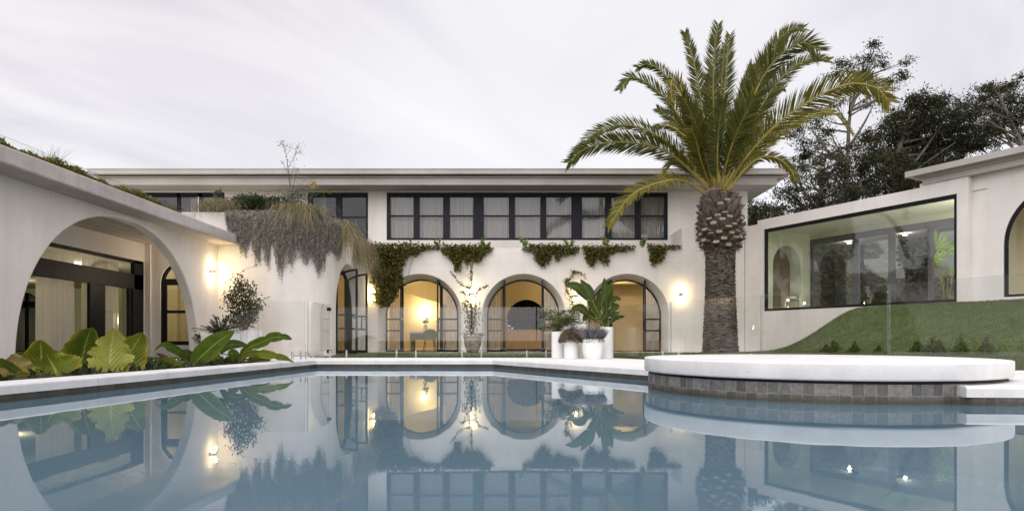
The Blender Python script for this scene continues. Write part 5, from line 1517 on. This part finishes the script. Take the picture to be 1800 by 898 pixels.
leaf_plant('elephant_ear', 'elephant ear plant with a crumpled yellow leaf at the far left', (-5.75, 7.1, -.02), [
    (((215, 800, 7.6), (190, 700, 7.65), (165, 610, 7.65), (120, 535, 7.6)), 300, 'alo_yellow', HEART, -.2, dict(AL, wav=.1)),
    (((270, 760, 7.2), (150, 690, 7.2), (50, 630, 7.15), (-60, 580, 7.1)), 130, 'alo_dark', LANCE, -.3, dict(AL)),
    (((110, 830, 7.0), (190, 790, 7.0), (260, 760, 7.0), (330, 745, 7.0)), 90, 'alo_mid', LANCE, .2, dict(AL)),
    (((-60, 840, 6.9), (0, 790, 6.9), (30, 740, 6.9), (10, 680, 6.9)), 150, 'alo_yellow', HEART, .2, dict(AL))], EG)
BN = dict(wav=.02, fold=.28, nu=30, nv=6)
leaf_plant('banana_plant', 'young banana plant with one large upright glossy leaf by the coping', (-4.98, 10.4, -.02), [
    (((560, 665, 10.3), (680, 540, 10.35), (850, 390, 10.4), (1035, 270, 10.4)), 235, 'banana', LANCE, .35, dict(BN)),
    (((520, 655, 10.5), (470, 540, 10.55), (330, 450, 10.5), (220, 440, 10.4), (138, 490, 10.3)), 105, 'banana', LANCE, -.8, dict(BN)),
    (((600, 640, 10.5), (560, 560, 10.6), (500, 520, 10.6), (400, 500, 10.6)), 110, 'strel', LANCE, -.4, dict(BN)),
    (((340, 625, 10.2), (290, 585, 10.2), (230, 550, 10.2), (155, 518, 10.2)), 55, 'redleaf', LANCE, .2, dict(BN)),
    (((480, 665, 10.1), (380, 640, 10.1), (300, 600, 10.1), (170, 615, 10.1)), 80, 'alo_mid', LANCE, .3, dict(BN)),
    (((300, 690, 10.0), (230, 660, 10.0), (130, 670, 10.0), (20, 700, 10.0)), 80, 'banana', LANCE, .1, dict(BN)),
    (((340, 600, 10.2), (250, 590, 10.2), (180, 580, 10.2), (90, 560, 10.2)), 42, 'alo_mid', LANCE, .3, dict(BN)),
    (((350, 690, 10.0), (260, 650, 10.05), (180, 660, 10.0), (60, 655, 9.9)), 70, 'strel', LANCE, .3, dict(BN))], EG, conv=cB)
leaf_plant('banana_plant', 'banana plant with long ragged leaves drooping right over the coping', (-4.72, 12.2, -.02), [
    (((1080, 610, 12.0), (1180, 470, 12.05), (1330, 400, 12.05), (1480, 340, 12.0), (1600, 335, 11.9), (1690, 360, 11.8)), 125, 'banana', LANCE, .2, dict(BN, tear=.35)),
    (((1080, 620, 11.9), (1180, 530, 11.9), (1330, 520, 11.85), (1480, 545, 11.8), (1600, 570, 11.75), (1710, 618, 11.7)), 95, 'alo_mid', LANCE, .4, dict(BN, tear=.35)),
    (((880, 520, 12.2), (960, 440, 12.2), (1060, 415, 12.2), (1195, 430, 12.2)), 110, 'strel', LANCE, -.2, dict(BN)),
    (((1060, 630, 12.0), (1040, 560, 12.0), (1010, 520, 12.0), (970, 500, 12.0)), 130, 'banana', LANCE, .5, dict(BN)),
    (((870, 650, 12.1), (960, 610, 12.1), (1030, 570, 12.0), (1080, 590, 12.0)), 90, 'strel', LANCE, .1, dict(BN)),
    (((850, 660, 12.1), (800, 600, 12.1), (740, 540, 12.1), (640, 620, 12.1)), 120, 'strel', LANCE, -.1, dict(BN)),
    (((1180, 640, 12.1), (1250, 580, 12.1), (1350, 570, 12.1), (1450, 600, 12.1)), 90, 'banana', LANCE, .1, dict(BN)),
    (((860, 650, 12.0), (850, 590, 12.0), (830, 540, 12.0), (760, 500, 12.0)), 90, 'alo_mid', LANCE, .4, dict(BN))], EG, conv=cB)

# ---- plants in the pots
pc, pr, ph_ = POTS['tall']; bb = Vector((pc.x, pc.y, ph_-.06))
bp = empty('bird_of_paradise', bb, 'bird of paradise plant with tall paddle leaves in the tallest planter', 'plant')
rr = random.Random(3)
STR = [((655, 345), (600, 235), (540, 140), 85), ((600, 300), (520, 205), (415, 180), 95), ((705, 340), (735, 235), (728, 128), 75), ((715, 390), (760, 270), (790, 160), 85), ((655, 300), (610, 215), (575, 165), 70),
       ((600, 420), (540, 365), (470, 375), 85), ((755, 420), (800, 380), (850, 348), 60), ((650, 460), (590, 430), (560, 470), 70), ((780, 320), (815, 290), (862, 300), 55), ((770, 490), (820, 445), (890, 430), 55), ((735, 370), (780, 340), (850, 345), 50),
       ((690, 440), (650, 360), (590, 310), 75), ((690, 400), (680, 320), (690, 240), 70), ((720, 450), (770, 400), (800, 370), 65), ((660, 480), (630, 420), (600, 380), 60), ((740, 300), (770, 220), (760, 180), 60), ((700, 470), (740, 420), (745, 350), 70), ((780, 480), (800, 420), (850, 400), 45)]
for i, (a, b_, e, wp) in enumerate(STR):
    dy = rr.uniform(-.25, .3); W = [at(*c8(*p), 15.0+dy*f) - bb for p, f in ((a, .7), (b_, .9), (e, 1.1))]
    mb = MB(); blade_leaf(mb, W, wp*.82/4.49/F*15, Vector((rr.uniform(-.7, .7), -1, .4)), LANCE, 0, .02, .25, 20, 5, seed=i); mb.build('leaf', M['strel'] if i % 4 != 3 else M['banana'], bp, True)
    mb = MB(); s0 = Vector((rr.uniform(-.08, .08), rr.uniform(-.06, .06), 0)); mb.tube([s0, s0.lerp(W[0], .6)+Vector((0, 0, .04)), W[0], W[0].lerp(W[1], .7)], [.016, .013, .010, .005], 6); mb.build('stalk', M['stem'], bp)
pc, pr, ph_ = POTS['left']; bb = Vector((pc.x, pc.y, ph_-.05))
fn = empty('feathery_plant', bb, 'feathery green plant with layered fine leaves in the left tall planter', 'plant')
mb = MB(); Vs, Fs, off = [], [], 0
for x, y in ((260, 370), (330, 385), (420, 385), (480, 380), (250, 400), (470, 430), (520, 450), (540, 480), (440, 480), (400, 500), (310, 500), (250, 530), (340, 515), (500, 410), (470, 460), (380, 430), (350, 480), (430, 450), (390, 390), (510, 470)):
    e = at(*c8(x, y), 15.0+rr.uniform(-.25, .25))-bb; md = e*.5+Vector((0, 0, .14)); mb.tube([Vector((0, 0, 0)), md, e], [.008, .006, .003], 5)
    n = 80; f = rng.uniform(.45, 1.05, n)[:, None]; P = (1-f)**2*0 + 2*f*(1-f)*np.array(md) + f*f*np.array(e) + rng.normal(size=(n, 3))*np.array([.075, .06, .016])
    Dd = rand_dirs(n); Dd[:, 2] *= .35; V, Fc = leaf_quads(P, Dd, .06, .024); Vs.append(V); Fs.append(Fc+off); off += len(V)
mb.build('stem', M['twig'], fn); np_mesh('foliage', np.concatenate(Vs), np.concatenate(Fs), M['fern'], fn)
pc, pr, ph_ = POTS['small']; t = empty('brown_shrub', (pc.x, pc.y, ph_-.05), 'domed brownish flowering shrub filling the small white pot', 'shrub')
n = 2600; Dd = rand_dirs(n); Dd[:, 2] = np.abs(Dd[:, 2]); P = Dd*rng.uniform(.5, 1, (n, 1))**.5*np.array([.27, .25, .27]) + np.array([.0, 0, .0]); P[:, 2] -= .05*(np.hypot(P[:, 0], P[:, 1])/.26)**3 - .02
V, Fc = leaf_quads(P, Dd+rand_dirs(n)*.8, .045, .022); np_mesh('foliage', V, Fc, M['brownleaf'], t)
n = 160; Dd = rand_dirs(n); Dd[:, 2] = np.abs(Dd[:, 2])*1.6+.4; V, Fc = blades(np.zeros((n, 3))+rng.normal(size=(n, 3))*.05+np.array([.04, 0, .1]), Dd, rng.uniform(.25, .46, n), .012, .1); np_mesh('stems', V, Fc, M['lavender'], t)
pc, pr, ph_ = POTS['lav']; t = empty('lavender', (pc.x, pc.y, ph_-.05), 'bushy grey lavender in the wide tapered white pot', 'plant')
n = 950; a = rng.uniform(0, 6.28, n); r = np.sqrt(rng.uniform(0, 1, n))*.19; P = np.stack([r*np.cos(a), r*np.sin(a), np.zeros(n)], 1)
Dd = np.stack([np.cos(a)*r*3.2, np.sin(a)*r*3.2, np.ones(n)], 1)+rng.normal(size=(n, 3))*.14; V, Fc = blades(P, Dd, rng.uniform(.2, .40, n), .018, .05); np_mesh('stems', V, Fc, M['lavender'], t)
n = 1500; a = rng.uniform(0, 6.28, n); r = np.sqrt(rng.uniform(0, 1, n))*.26; P = np.stack([r*np.cos(a), r*np.sin(a), rng.uniform(0, .22, n)-r*.2], 1); V, Fc = leaf_quads(P, rand_dirs(n)+np.array([0, 0, .8]), .05, .012); np_mesh('foliage', V, Fc, M['rosemary'], t)

# ---- planter on the rounded corner
def arc_blades(P, az, el, Ln, W, g, seg=5):
    """grass blades that rise, bend over and hang"""
    n = len(P); az = np.asarray(az); D0 = np.stack([np.cos(az)*np.cos(el), np.sin(az)*np.cos(el), np.sin(el)], 1)
    S = np.stack([-np.sin(az), np.cos(az), np.zeros(n)], 1)*W*.5
    rows = []
    for k in range(seg+1):
        t = k/seg; C = P + D0*(Ln*t)[:, None]; C[:, 2] -= g*Ln*t*t
        w = 1-.9*t; rows.append(C-S*w); rows.append(C+S*w)
    V = np.stack(rows, 1).reshape(-1, 3); b = np.arange(n)[:, None]*(2*(seg+1))
    Fc = np.concatenate([b+np.array([[2*k, 2*k+1, 2*k+3, 2*k+2]]) for k in range(seg)])
    return V, Fc
def tuft(name, label, b0, n, ln, mat, w=.010, up=.5, hang=.5, rad=.1, group=None, sx=1.0):
    az = rng.uniform(0, 6.28, n); el = np.arcsin(rng.uniform(up, 1, n)**.8)
    P = np.stack([rng.normal(size=n)*rad*sx, rng.normal(size=n)*rad*.6, np.zeros(n)], 1)
    V, Fc = arc_blades(P, az, el, rng.uniform(.5, 1.1, n)*ln, w, hang)
    t = empty(name, b0, label, 'grass', group); np_mesh('blades', V, Fc, mat, t); return t
GT = 'ornamental grass tufts on the planters'
tuft('grass_tuft', 'straw coloured grass tuft on the left corner of the rounded planter', at(385, 366, 17.25), 1500, .85, M['straw'], .015, .2, .8, .16, GT, 1.25)
tuft('grass_tuft', 'largest straw grass tuft on the rounded planter at the foot of bare shrub', at(520, 372, 17.4), 2000, .95, M['straw'], .015, .15, 1.0, .20, GT, 1.2)
tuft('grass_tuft', 'straw grass tuft spilling down the right side of the rounded planter', at(592, 396, 18.6), 1500, .95, M['straw'], .015, .1, 1.4, .18, GT, 1.0)
tuft('grass_tuft', 'straw grass tuft hanging beside the white wall box', at(627, 424, 20.6), 1200, .95, M['straw'], .015, .05, 1.7, .16, GT, .8)
tuft('grass_tuft', 'spiky green grass tuft with seed heads on the left wing roof', Vector((-7.35, 10.4, 3.12)), 170, .60, M['blade'], .008, .5, .3, .07, GT, 1.2)
t = bush('rosemary_bush', 'dark green rosemary bush along the top of the rounded planter', 'shrub', at(452, 357, 17.6), (1.0, .3, .25), 6500, M['rosemary'], .075, stems=6, lump=26)
t = bush('rosemary_bush', 'small upright dark shrub sprig at the left end of the rounded planter', 'shrub', at(388, 350, 17.7), (.2, .12, .22), 500, M['rosemary'], .07, stems=3)
# spindly shrub
sb = at(515, 372, 17.6); t = empty('bare_shrub', sb, 'spindly half bare shrub rising above the roofline from the rounded planter', 'shrub')
c4 = lambda x, y: (330+x/3.454, 240+y/3.454)
mb = MB(); Ps = []
def br(pts, r0): 
    W = [at(*c4(x, y), 17.6+rr.uniform(-.1, .1))-sb for x, y in pts]; mb.tube(catmull(W, 4), [r0*(1-.7*i/(4*(len(W)-1))) for i in range(4*(len(W)-1)+1)], 5); Ps.extend(W[1:]); Ps.extend([W[i].lerp(W[i+1], .5) for i in range(1, len(W)-1)])
br(((635, 450), (625, 330), (612, 230), (604, 150), (590, 80), (565, 35)), .014); br(((612, 230), (595, 195), (578, 160)), .006); br(((610, 190), (640, 140), (665, 100), (695, 95)), .007); br(((604, 110), (625, 70), (615, 60)), .005); br(((650, 115), (660, 75), (680, 45)), .005); br(((600, 85), (580, 45), (562, 32)), .005)
br(((640, 440), (640, 320), (650, 260), (670, 200)), .009); br(((650, 270), (690, 290), (715, 245)), .005); br(((640, 330), (720, 300), (760, 245)), .005); br(((620, 260), (640, 210), (660, 195)), .005); br(((622, 300), (640, 180)), .005)
for i in range(40):
    x, y = rr.uniform(580, 720), rr.uniform(330, 440); br(((640, 450), ((640+x)/2+rr.uniform(-10, 10), (450+y)/2), (x, y)), .005)
mb.build('stem', M['twig'], t)
P = np.array([tuple(p) for p in Ps]); P = np.repeat(P, 7, 0)+rng.normal(size=(len(P)*7, 3))*.05; n = len(P)
V, Fc = leaf_quads(P, rand_dirs(n), rng.uniform(.04, .08, n), .022); np_mesh('foliage', V, Fc, M['greyleaf'], t)
n = 1500; P = np.stack([rng.normal(size=n)*.30+.16, rng.normal(size=n)*.15, rng.uniform(-.0, .55, n)], 1); V, Fc = leaf_quads(P, rand_dirs(n)+np.array([0, 0, .6]), .06, .016); np_mesh('lower_foliage', V, Fc, M['rosemary'], t)
# yellow-green big leaf plant beside it
yp = at(545, 375, 18.2); t = empty('leafy_climber', yp, 'thin stemmed plant with two lime leaves in front of the dark window', 'plant')
mb = MB()
mb.tube([Vector((0, 0, 0)), at(*c4(745, 380), 18.2)-yp, at(*c4(775, 315), 18.2)-yp], .007, 5); mb.tube([Vector((0, 0, 0)), at(*c4(830, 400), 18.2)-yp, at(*c4(825, 330), 18.2)-yp], .006, 5); mb.build('stem', M['stem'], t)
for a, e, wd, mt in (((765, 320), (770, 272), .17, 'alo_yellow'), ((820, 328), (875, 350), .1, 'banana'), ((785, 318), (792, 300), .08, 'alo_pale'), ((745, 400), (735, 450), .1, 'strel'), ((742, 420), (760, 465), .1, 'strel')):
    mb = MB(); W = [at(*c4(*a), 18.2)-yp, (at(*c4(*a), 18.2)+at(*c4(*e), 18.15))*.5-yp+Vector((0, -.03, .02)), at(*c4(*e), 18.15)-yp]
    blade_leaf(mb, W, wd, Vector((.2, -1, .3)), HEART, 0, .04, .2, 14, 5); mb.build('leaf', M[mt], t, True)
# grey cascading plant
prof_px = [(398, 395), (408, 415), (422, 435), (436, 455), (442, 420), (450, 450), (457, 476), (464, 425), (473, 476), (480, 418), (488, 460), (495, 496), (504, 440), (514, 482), (522, 436), (537, 478), (545, 445), (557, 492), (566, 455), (576, 440), (589, 458), (594, 410), (602, 400)]
def bottom(px):
    for (a, ya), (b_, yb) in zip(prof_px[:-1], prof_px[1:]):
        if a <= px <= b_: return ya+(yb-ya)*(px-a)/(b_-a)
    return 400
Vs, Fs, off = [], [], 0
ca = curvp(2.4, -.1, PT)
for i in range(1500):
    s_ = rng.uniform(1.35, S1+.35); p0 = curvp(s_, .06, PT+.03); px = HX+p0.x/p0.y*F
    if px < 398 or px > 602: continue
    out = (curvp(s_, -1, 0)-curvp(s_, 0, 0)); out.z = 0; out.normalize()
    zb = CAMZ+(HY-bottom(px+rng.normal()*2.2))/F*p0.y; ln = (PT-zb)*(rng.uniform(.25, 1.0)**.36)*rng.uniform(.92, 1.08)
    if ln < .05: continue
    n = int(ln/.020)+4; f = np.linspace(0, 1, n); off_ = rng.uniform(.03, .24)
    P = np.zeros((n, 3)); dd = np.minimum(1, f*6)*off_*(1-.45*f)+.02
    P[:, 0] = p0.x+out.x*dd+np.cumsum(rng.normal(size=n)*.0025); P[:, 1] = p0.y+out.y*dd; P[:, 2] = p0.z+.05*np.sin(np.minimum(1, f*8)*3.14)-f*ln
    Dd = rand_dirs(n)*.9+np.array([0, 0, -.7]); V, Fc = leaf_quads(P, Dd, rng.uniform(.03, .065, n), .02); Vs.append(V); Fs.append(Fc+off); off += len(V)
t = empty('cascading_plant', ca, 'grey cascading plant hanging in long tapering strands over the rounded planter wall', 'plant')
np_mesh('strands', np.concatenate(Vs), np.concatenate(Fs), M['greyleaf'], t, loc=tuple(ca)).location = (0, 0, 0)
# roof edge groundcover
n = 15000; y = rng.uniform(6.5, 14.15, n); x = -7.16-np.abs(rng.normal(size=n))*.16
z = 3.12+rng.uniform(0, 1, n)*(.075+.045*np.sin(y*3.1)+.03*np.sin(y*11+1))
P = np.stack([x, y, z], 1); V, Fc = leaf_quads(P, rand_dirs(n)+np.array([.3, 0, .5]), rng.uniform(.035, .075, n), .03)
o = np_mesh('roof_groundcover', V, Fc, M['groundcover']); tag(o, 'low olive groundcover along the edge of the left wing roof', 'groundcover', kind='stuff')
# soil cover among the big leaves
n = 2600; x = rng.uniform(-7.5, -4.75, n); y = rng.uniform(5.5, 12.6, n); k = x < -5.08+(y-6.5)*.07; P = np.stack([x, y, np.full(n, -.05)], 1)[k]
V, Fc = leaf_quads(P, rand_dirs(len(P))+np.array([0, 0, .9]), rng.uniform(.08, .2, len(P)), .05); o = np_mesh('bed_groundcover', V, Fc, M['cycad']); tag(o, 'dark low groundcover filling the garden bed', 'groundcover', kind='stuff')
# shrubs at the foot of the mound
MS = 'small clipped shrubs at the foot of the grass mound'
mshr = [(1452, .16, 'first small tuft from the left'), (1466, .24, 'pointed, second from the left'), (1502, .20, 'rounded, third from the left'), (1545, .12, 'tiny, fourth from the left'), (1612, .22, 'fifth from the left'), (1640, .30, 'tall loose one right of the fence panel joint'), (1652, .22, 'wide one beside it'), (1690, .25, 'narrow pointed, second from the right'), (1733, .28, 'widest dark dome at the right end')]
for px, h, w_ in mshr:
    n_ = 3.9; u_ = u_at(px, n_); p = W2(u_, n_, 0); p.z = float(mound_h(u_, n_))+h*.5
    t = empty('mound_shrub', (p.x, p.y, float(mound_h(u_, n_))-.01), f'small dark shrub on the mound foot, {w_}', 'shrub', MS)
    n = 700; hh = rng.beta(1.0, 1.7, n); a_ = rng.uniform(0, 6.28, n); lob = 1+.35*np.sin(a_*3+px)+.25*np.sin(a_*5+px*2)
    r_ = (1-hh)**.8*h*.75*lob*rng.uniform(.2, 1, n)**.5; P = np.stack([r_*np.cos(a_), r_*np.sin(a_)*.8, hh*h*1.05*(1+.2*np.sin(a_*2+px))], 1)
    V, Fc = leaf_quads(P, rand_dirs(n)+np.array([0, 0, .6]), rng.uniform(.02, .05, n), .022); np_mesh('foliage', V, Fc, M['vine'], t)
# ================================================================== LIGHT, SKY, CAMERA
def room_light(name, loc, size, e, c=(1, .76, .42), rot=(0, 0, 0)):
    l = bpy.data.lights.new(name, 'AREA'); l.shape = 'RECTANGLE'; l.size, l.size_y = size; l.energy = e; l.color = c
    o = bpy.data.objects.new(name, l); o.location = loc; o.rotation_euler = rot; col.objects.link(o); return o
def bulb_light(name, loc, e, c=(1, .77, .41), r=.06):
    l = bpy.data.lights.new(name, 'POINT'); l.energy = e; l.color = c; l.shadow_soft_size = r
    o = bpy.data.objects.new(name, l); o.location = loc; col.objects.link(o)
for x, y in ((-3.9, 24.2), (-1.6, 25.2), (.6, 24.4), (1.8, 26.6)): bulb_light('living_room_light', (x, y, 2.8), 15)
for x in (3.9, 5.6): bulb_light('hall_light', (x, 23.8, 2.8), 14)
bulb_light('inner_wall_lamp', (-3.45, 25.55, 1.5), 22, (1, .82, .5), .1)
for x, y in ((-6.3, 19.5), (-7.2, 22.0)): bulb_light('corner_room_light', (x, y, 2.75), 26)
for y in (9.5, 12.0, 14.5, 17.6): bulb_light('wing_room_light', (-11.5, y, 2.17), 34, (1, .88, .6))
bulb_light('wing_room_light', (-17.0, 22.0, 2.2), 50, (1, .88, .55))
bulb_light('nook_light', (-7.6, 18.0, 2.7), 18, (1, .9, .62))
bulb_light('wing_strip_light', (-9.85, 16.35, .9), 6, (1, .9, .55))
bulb_light('gallery_light', W2(7.15, -.75, 3.0), 85, (1, .97, .78))
for y in (8.6, 16.5): bulb_light('loggia_fill_light', (-8.05, y, 2.06), 18, (1, .82, .62))  # added fill lights without fittings, hidden behind the arch to brighten the loggia
q_ = W2(9.2, -1.0, 4.3); bulb_light('far_room_light', q_, 5, (1, .88, .72))
for px, py in ((1493, 427), (1591, 413)):
    Y = (3.90-CAMZ)*F/(HY-py); p = at(px, py, Y); p.z = 3.86
    l = bpy.data.lights.new('soffit_spot', 'POINT'); l.energy = 10; l.color = (1, .97, .82); l.shadow_soft_size = .05
    o = bpy.data.objects.new('soffit_spot', l); o.location = p; col.objects.link(o)

SUN_EL, SUN_ROT = R(38), R(200)
sun = bpy.data.lights.new('sun', 'SUN'); sun.energy = .8; sun.angle = R(50); sun.color = (1, .95, .90)
so = bpy.data.objects.new('sun', sun); col.objects.link(so)
# sun stands behind and left of the viewer, hidden by cloud
so.rotation_euler = (R(90)-SUN_EL, 0, R(-25))

wd = bpy.data.worlds.new('World'); scene.world = wd; wd.use_nodes = True
nt = wd.node_tree; bg = nt.nodes['Background']
sky = nt.nodes.new('ShaderNodeTexSky'); sky.sky_type = 'NISHITA'; sky.sun_disc = False
sky.sun_elevation = SUN_EL; sky.sun_rotation = SUN_ROT
tc = nt.nodes.new('ShaderNodeTexCoord')
sp = nt.nodes.new('ShaderNodeSeparateXYZ'); L(nt, tc.outputs['Generated'], sp.inputs[0])
zc = math_node(nt, 'MAXIMUM', sp.outputs[2], 0.0)
den = math_node(nt, 'ADD', zc, .13)
cx_ = math_node(nt, 'DIVIDE', sp.outputs[0], den); cy_ = math_node(nt, 'DIVIDE', sp.outputs[1], den)
cb = nt.nodes.new('ShaderNodeCombineXYZ'); L(nt, cx_, cb.inputs[0]); L(nt, cy_, cb.inputs[1])
mp = nt.nodes.new('ShaderNodeMapping'); mp.vector_type = 'TEXTURE'; mp.inputs['Rotation'].default_value = (0, 0, R(61)); mp.inputs['Scale'].default_value = (1.25, .72, 1); mp.inputs['Location'].default_value = (1.3, .4, 0)
L(nt, cb.outputs[0], mp.inputs[0])
n1 = N(nt, 'ShaderNodeTexNoise', i_Scale=.9, i_Detail=7.0, i_Roughness=.48, i_Distortion=.7); L(nt, mp.outputs[0], n1.inputs['Vector'])
cloud = ramp(nt, n1.outputs[0], [(.33, (.51, .485, .535)), (.49, (.74, .71, .745)), (.64, (.93, .90, .915))])
dt = nt.nodes.new('ShaderNodeVectorMath'); dt.operation = 'DOT_PRODUCT'; L(nt, tc.outputs['Generated'], dt.inputs[0]); dt.inputs[1].default_value = Vector((.14, .95, .27)).normalized()
br_ = nt.nodes.new('ShaderNodeMapRange'); br_.interpolation_type = 'SMOOTHSTEP'; L(nt, dt.outputs['Value'], br_.inputs[0]); br_.inputs[1].default_value = .88; br_.inputs[2].default_value = .985; br_.inputs[3].default_value = 0; br_.inputs[4].default_value = .66
cloud = mixc(nt, br_.outputs[0], cloud, (.93, .915, .935))
# clouds thin to bright white towards the low sky ahead
el = nt.nodes.new('ShaderNodeMapRange'); L(nt, sp.outputs[2], el.inputs[0]); el.inputs[1].default_value = .05; el.inputs[2].default_value = .42; el.inputs[3].default_value = .85; el.inputs[4].default_value = 0
cloud = mixc(nt, el.outputs[0], cloud, (.93, .91, .935))
CS = 10.0
sc_ = mixc(nt, 1.0, cloud, (CS, CS, CS), 'MULTIPLY')
# the cloud deck is brightest round the veiled sun, high up and behind the viewer
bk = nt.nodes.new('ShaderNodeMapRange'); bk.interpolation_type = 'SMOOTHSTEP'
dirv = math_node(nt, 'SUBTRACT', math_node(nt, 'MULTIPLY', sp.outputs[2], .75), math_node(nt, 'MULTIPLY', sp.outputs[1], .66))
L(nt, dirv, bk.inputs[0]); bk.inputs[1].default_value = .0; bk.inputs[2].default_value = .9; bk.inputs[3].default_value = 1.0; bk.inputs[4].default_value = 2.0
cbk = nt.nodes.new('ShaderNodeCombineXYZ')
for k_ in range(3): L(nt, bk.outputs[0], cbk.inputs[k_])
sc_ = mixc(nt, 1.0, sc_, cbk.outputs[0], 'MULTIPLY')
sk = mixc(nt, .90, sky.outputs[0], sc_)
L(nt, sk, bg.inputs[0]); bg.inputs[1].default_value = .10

cam = bpy.data.cameras.new('camera'); cam.sensor_fit = 'HORIZONTAL'; cam.sensor_width = 36; cam.lens = F/1800*36
cam.shift_y = (HY-449)/1800; cam.clip_start = .05; cam.clip_end = 2000
co = bpy.data.objects.new('camera', cam); co.location = (0, 0, CAMZ); co.rotation_euler = (R(90), 0, 0); col.objects.link(co)
scene.camera = co
scene.render.engine = 'CYCLES'
scene.cycles.use_denoising = True
scene.cycles.max_bounces = 10; scene.cycles.diffuse_bounces = 4; scene.cycles.glossy_bounces = 5; scene.cycles.transparent_max_bounces = 28; scene.cycles.transmission_bounces = 6
scene.cycles.sample_clamp_indirect = 6
scene.cycles.caustics_reflective = False; scene.cycles.caustics_refractive = False
scene.view_settings.view_transform = 'Standard'; scene.view_settings.look = 'None'
scene.view_settings.exposure = .2; scene.view_settings.gamma = 1
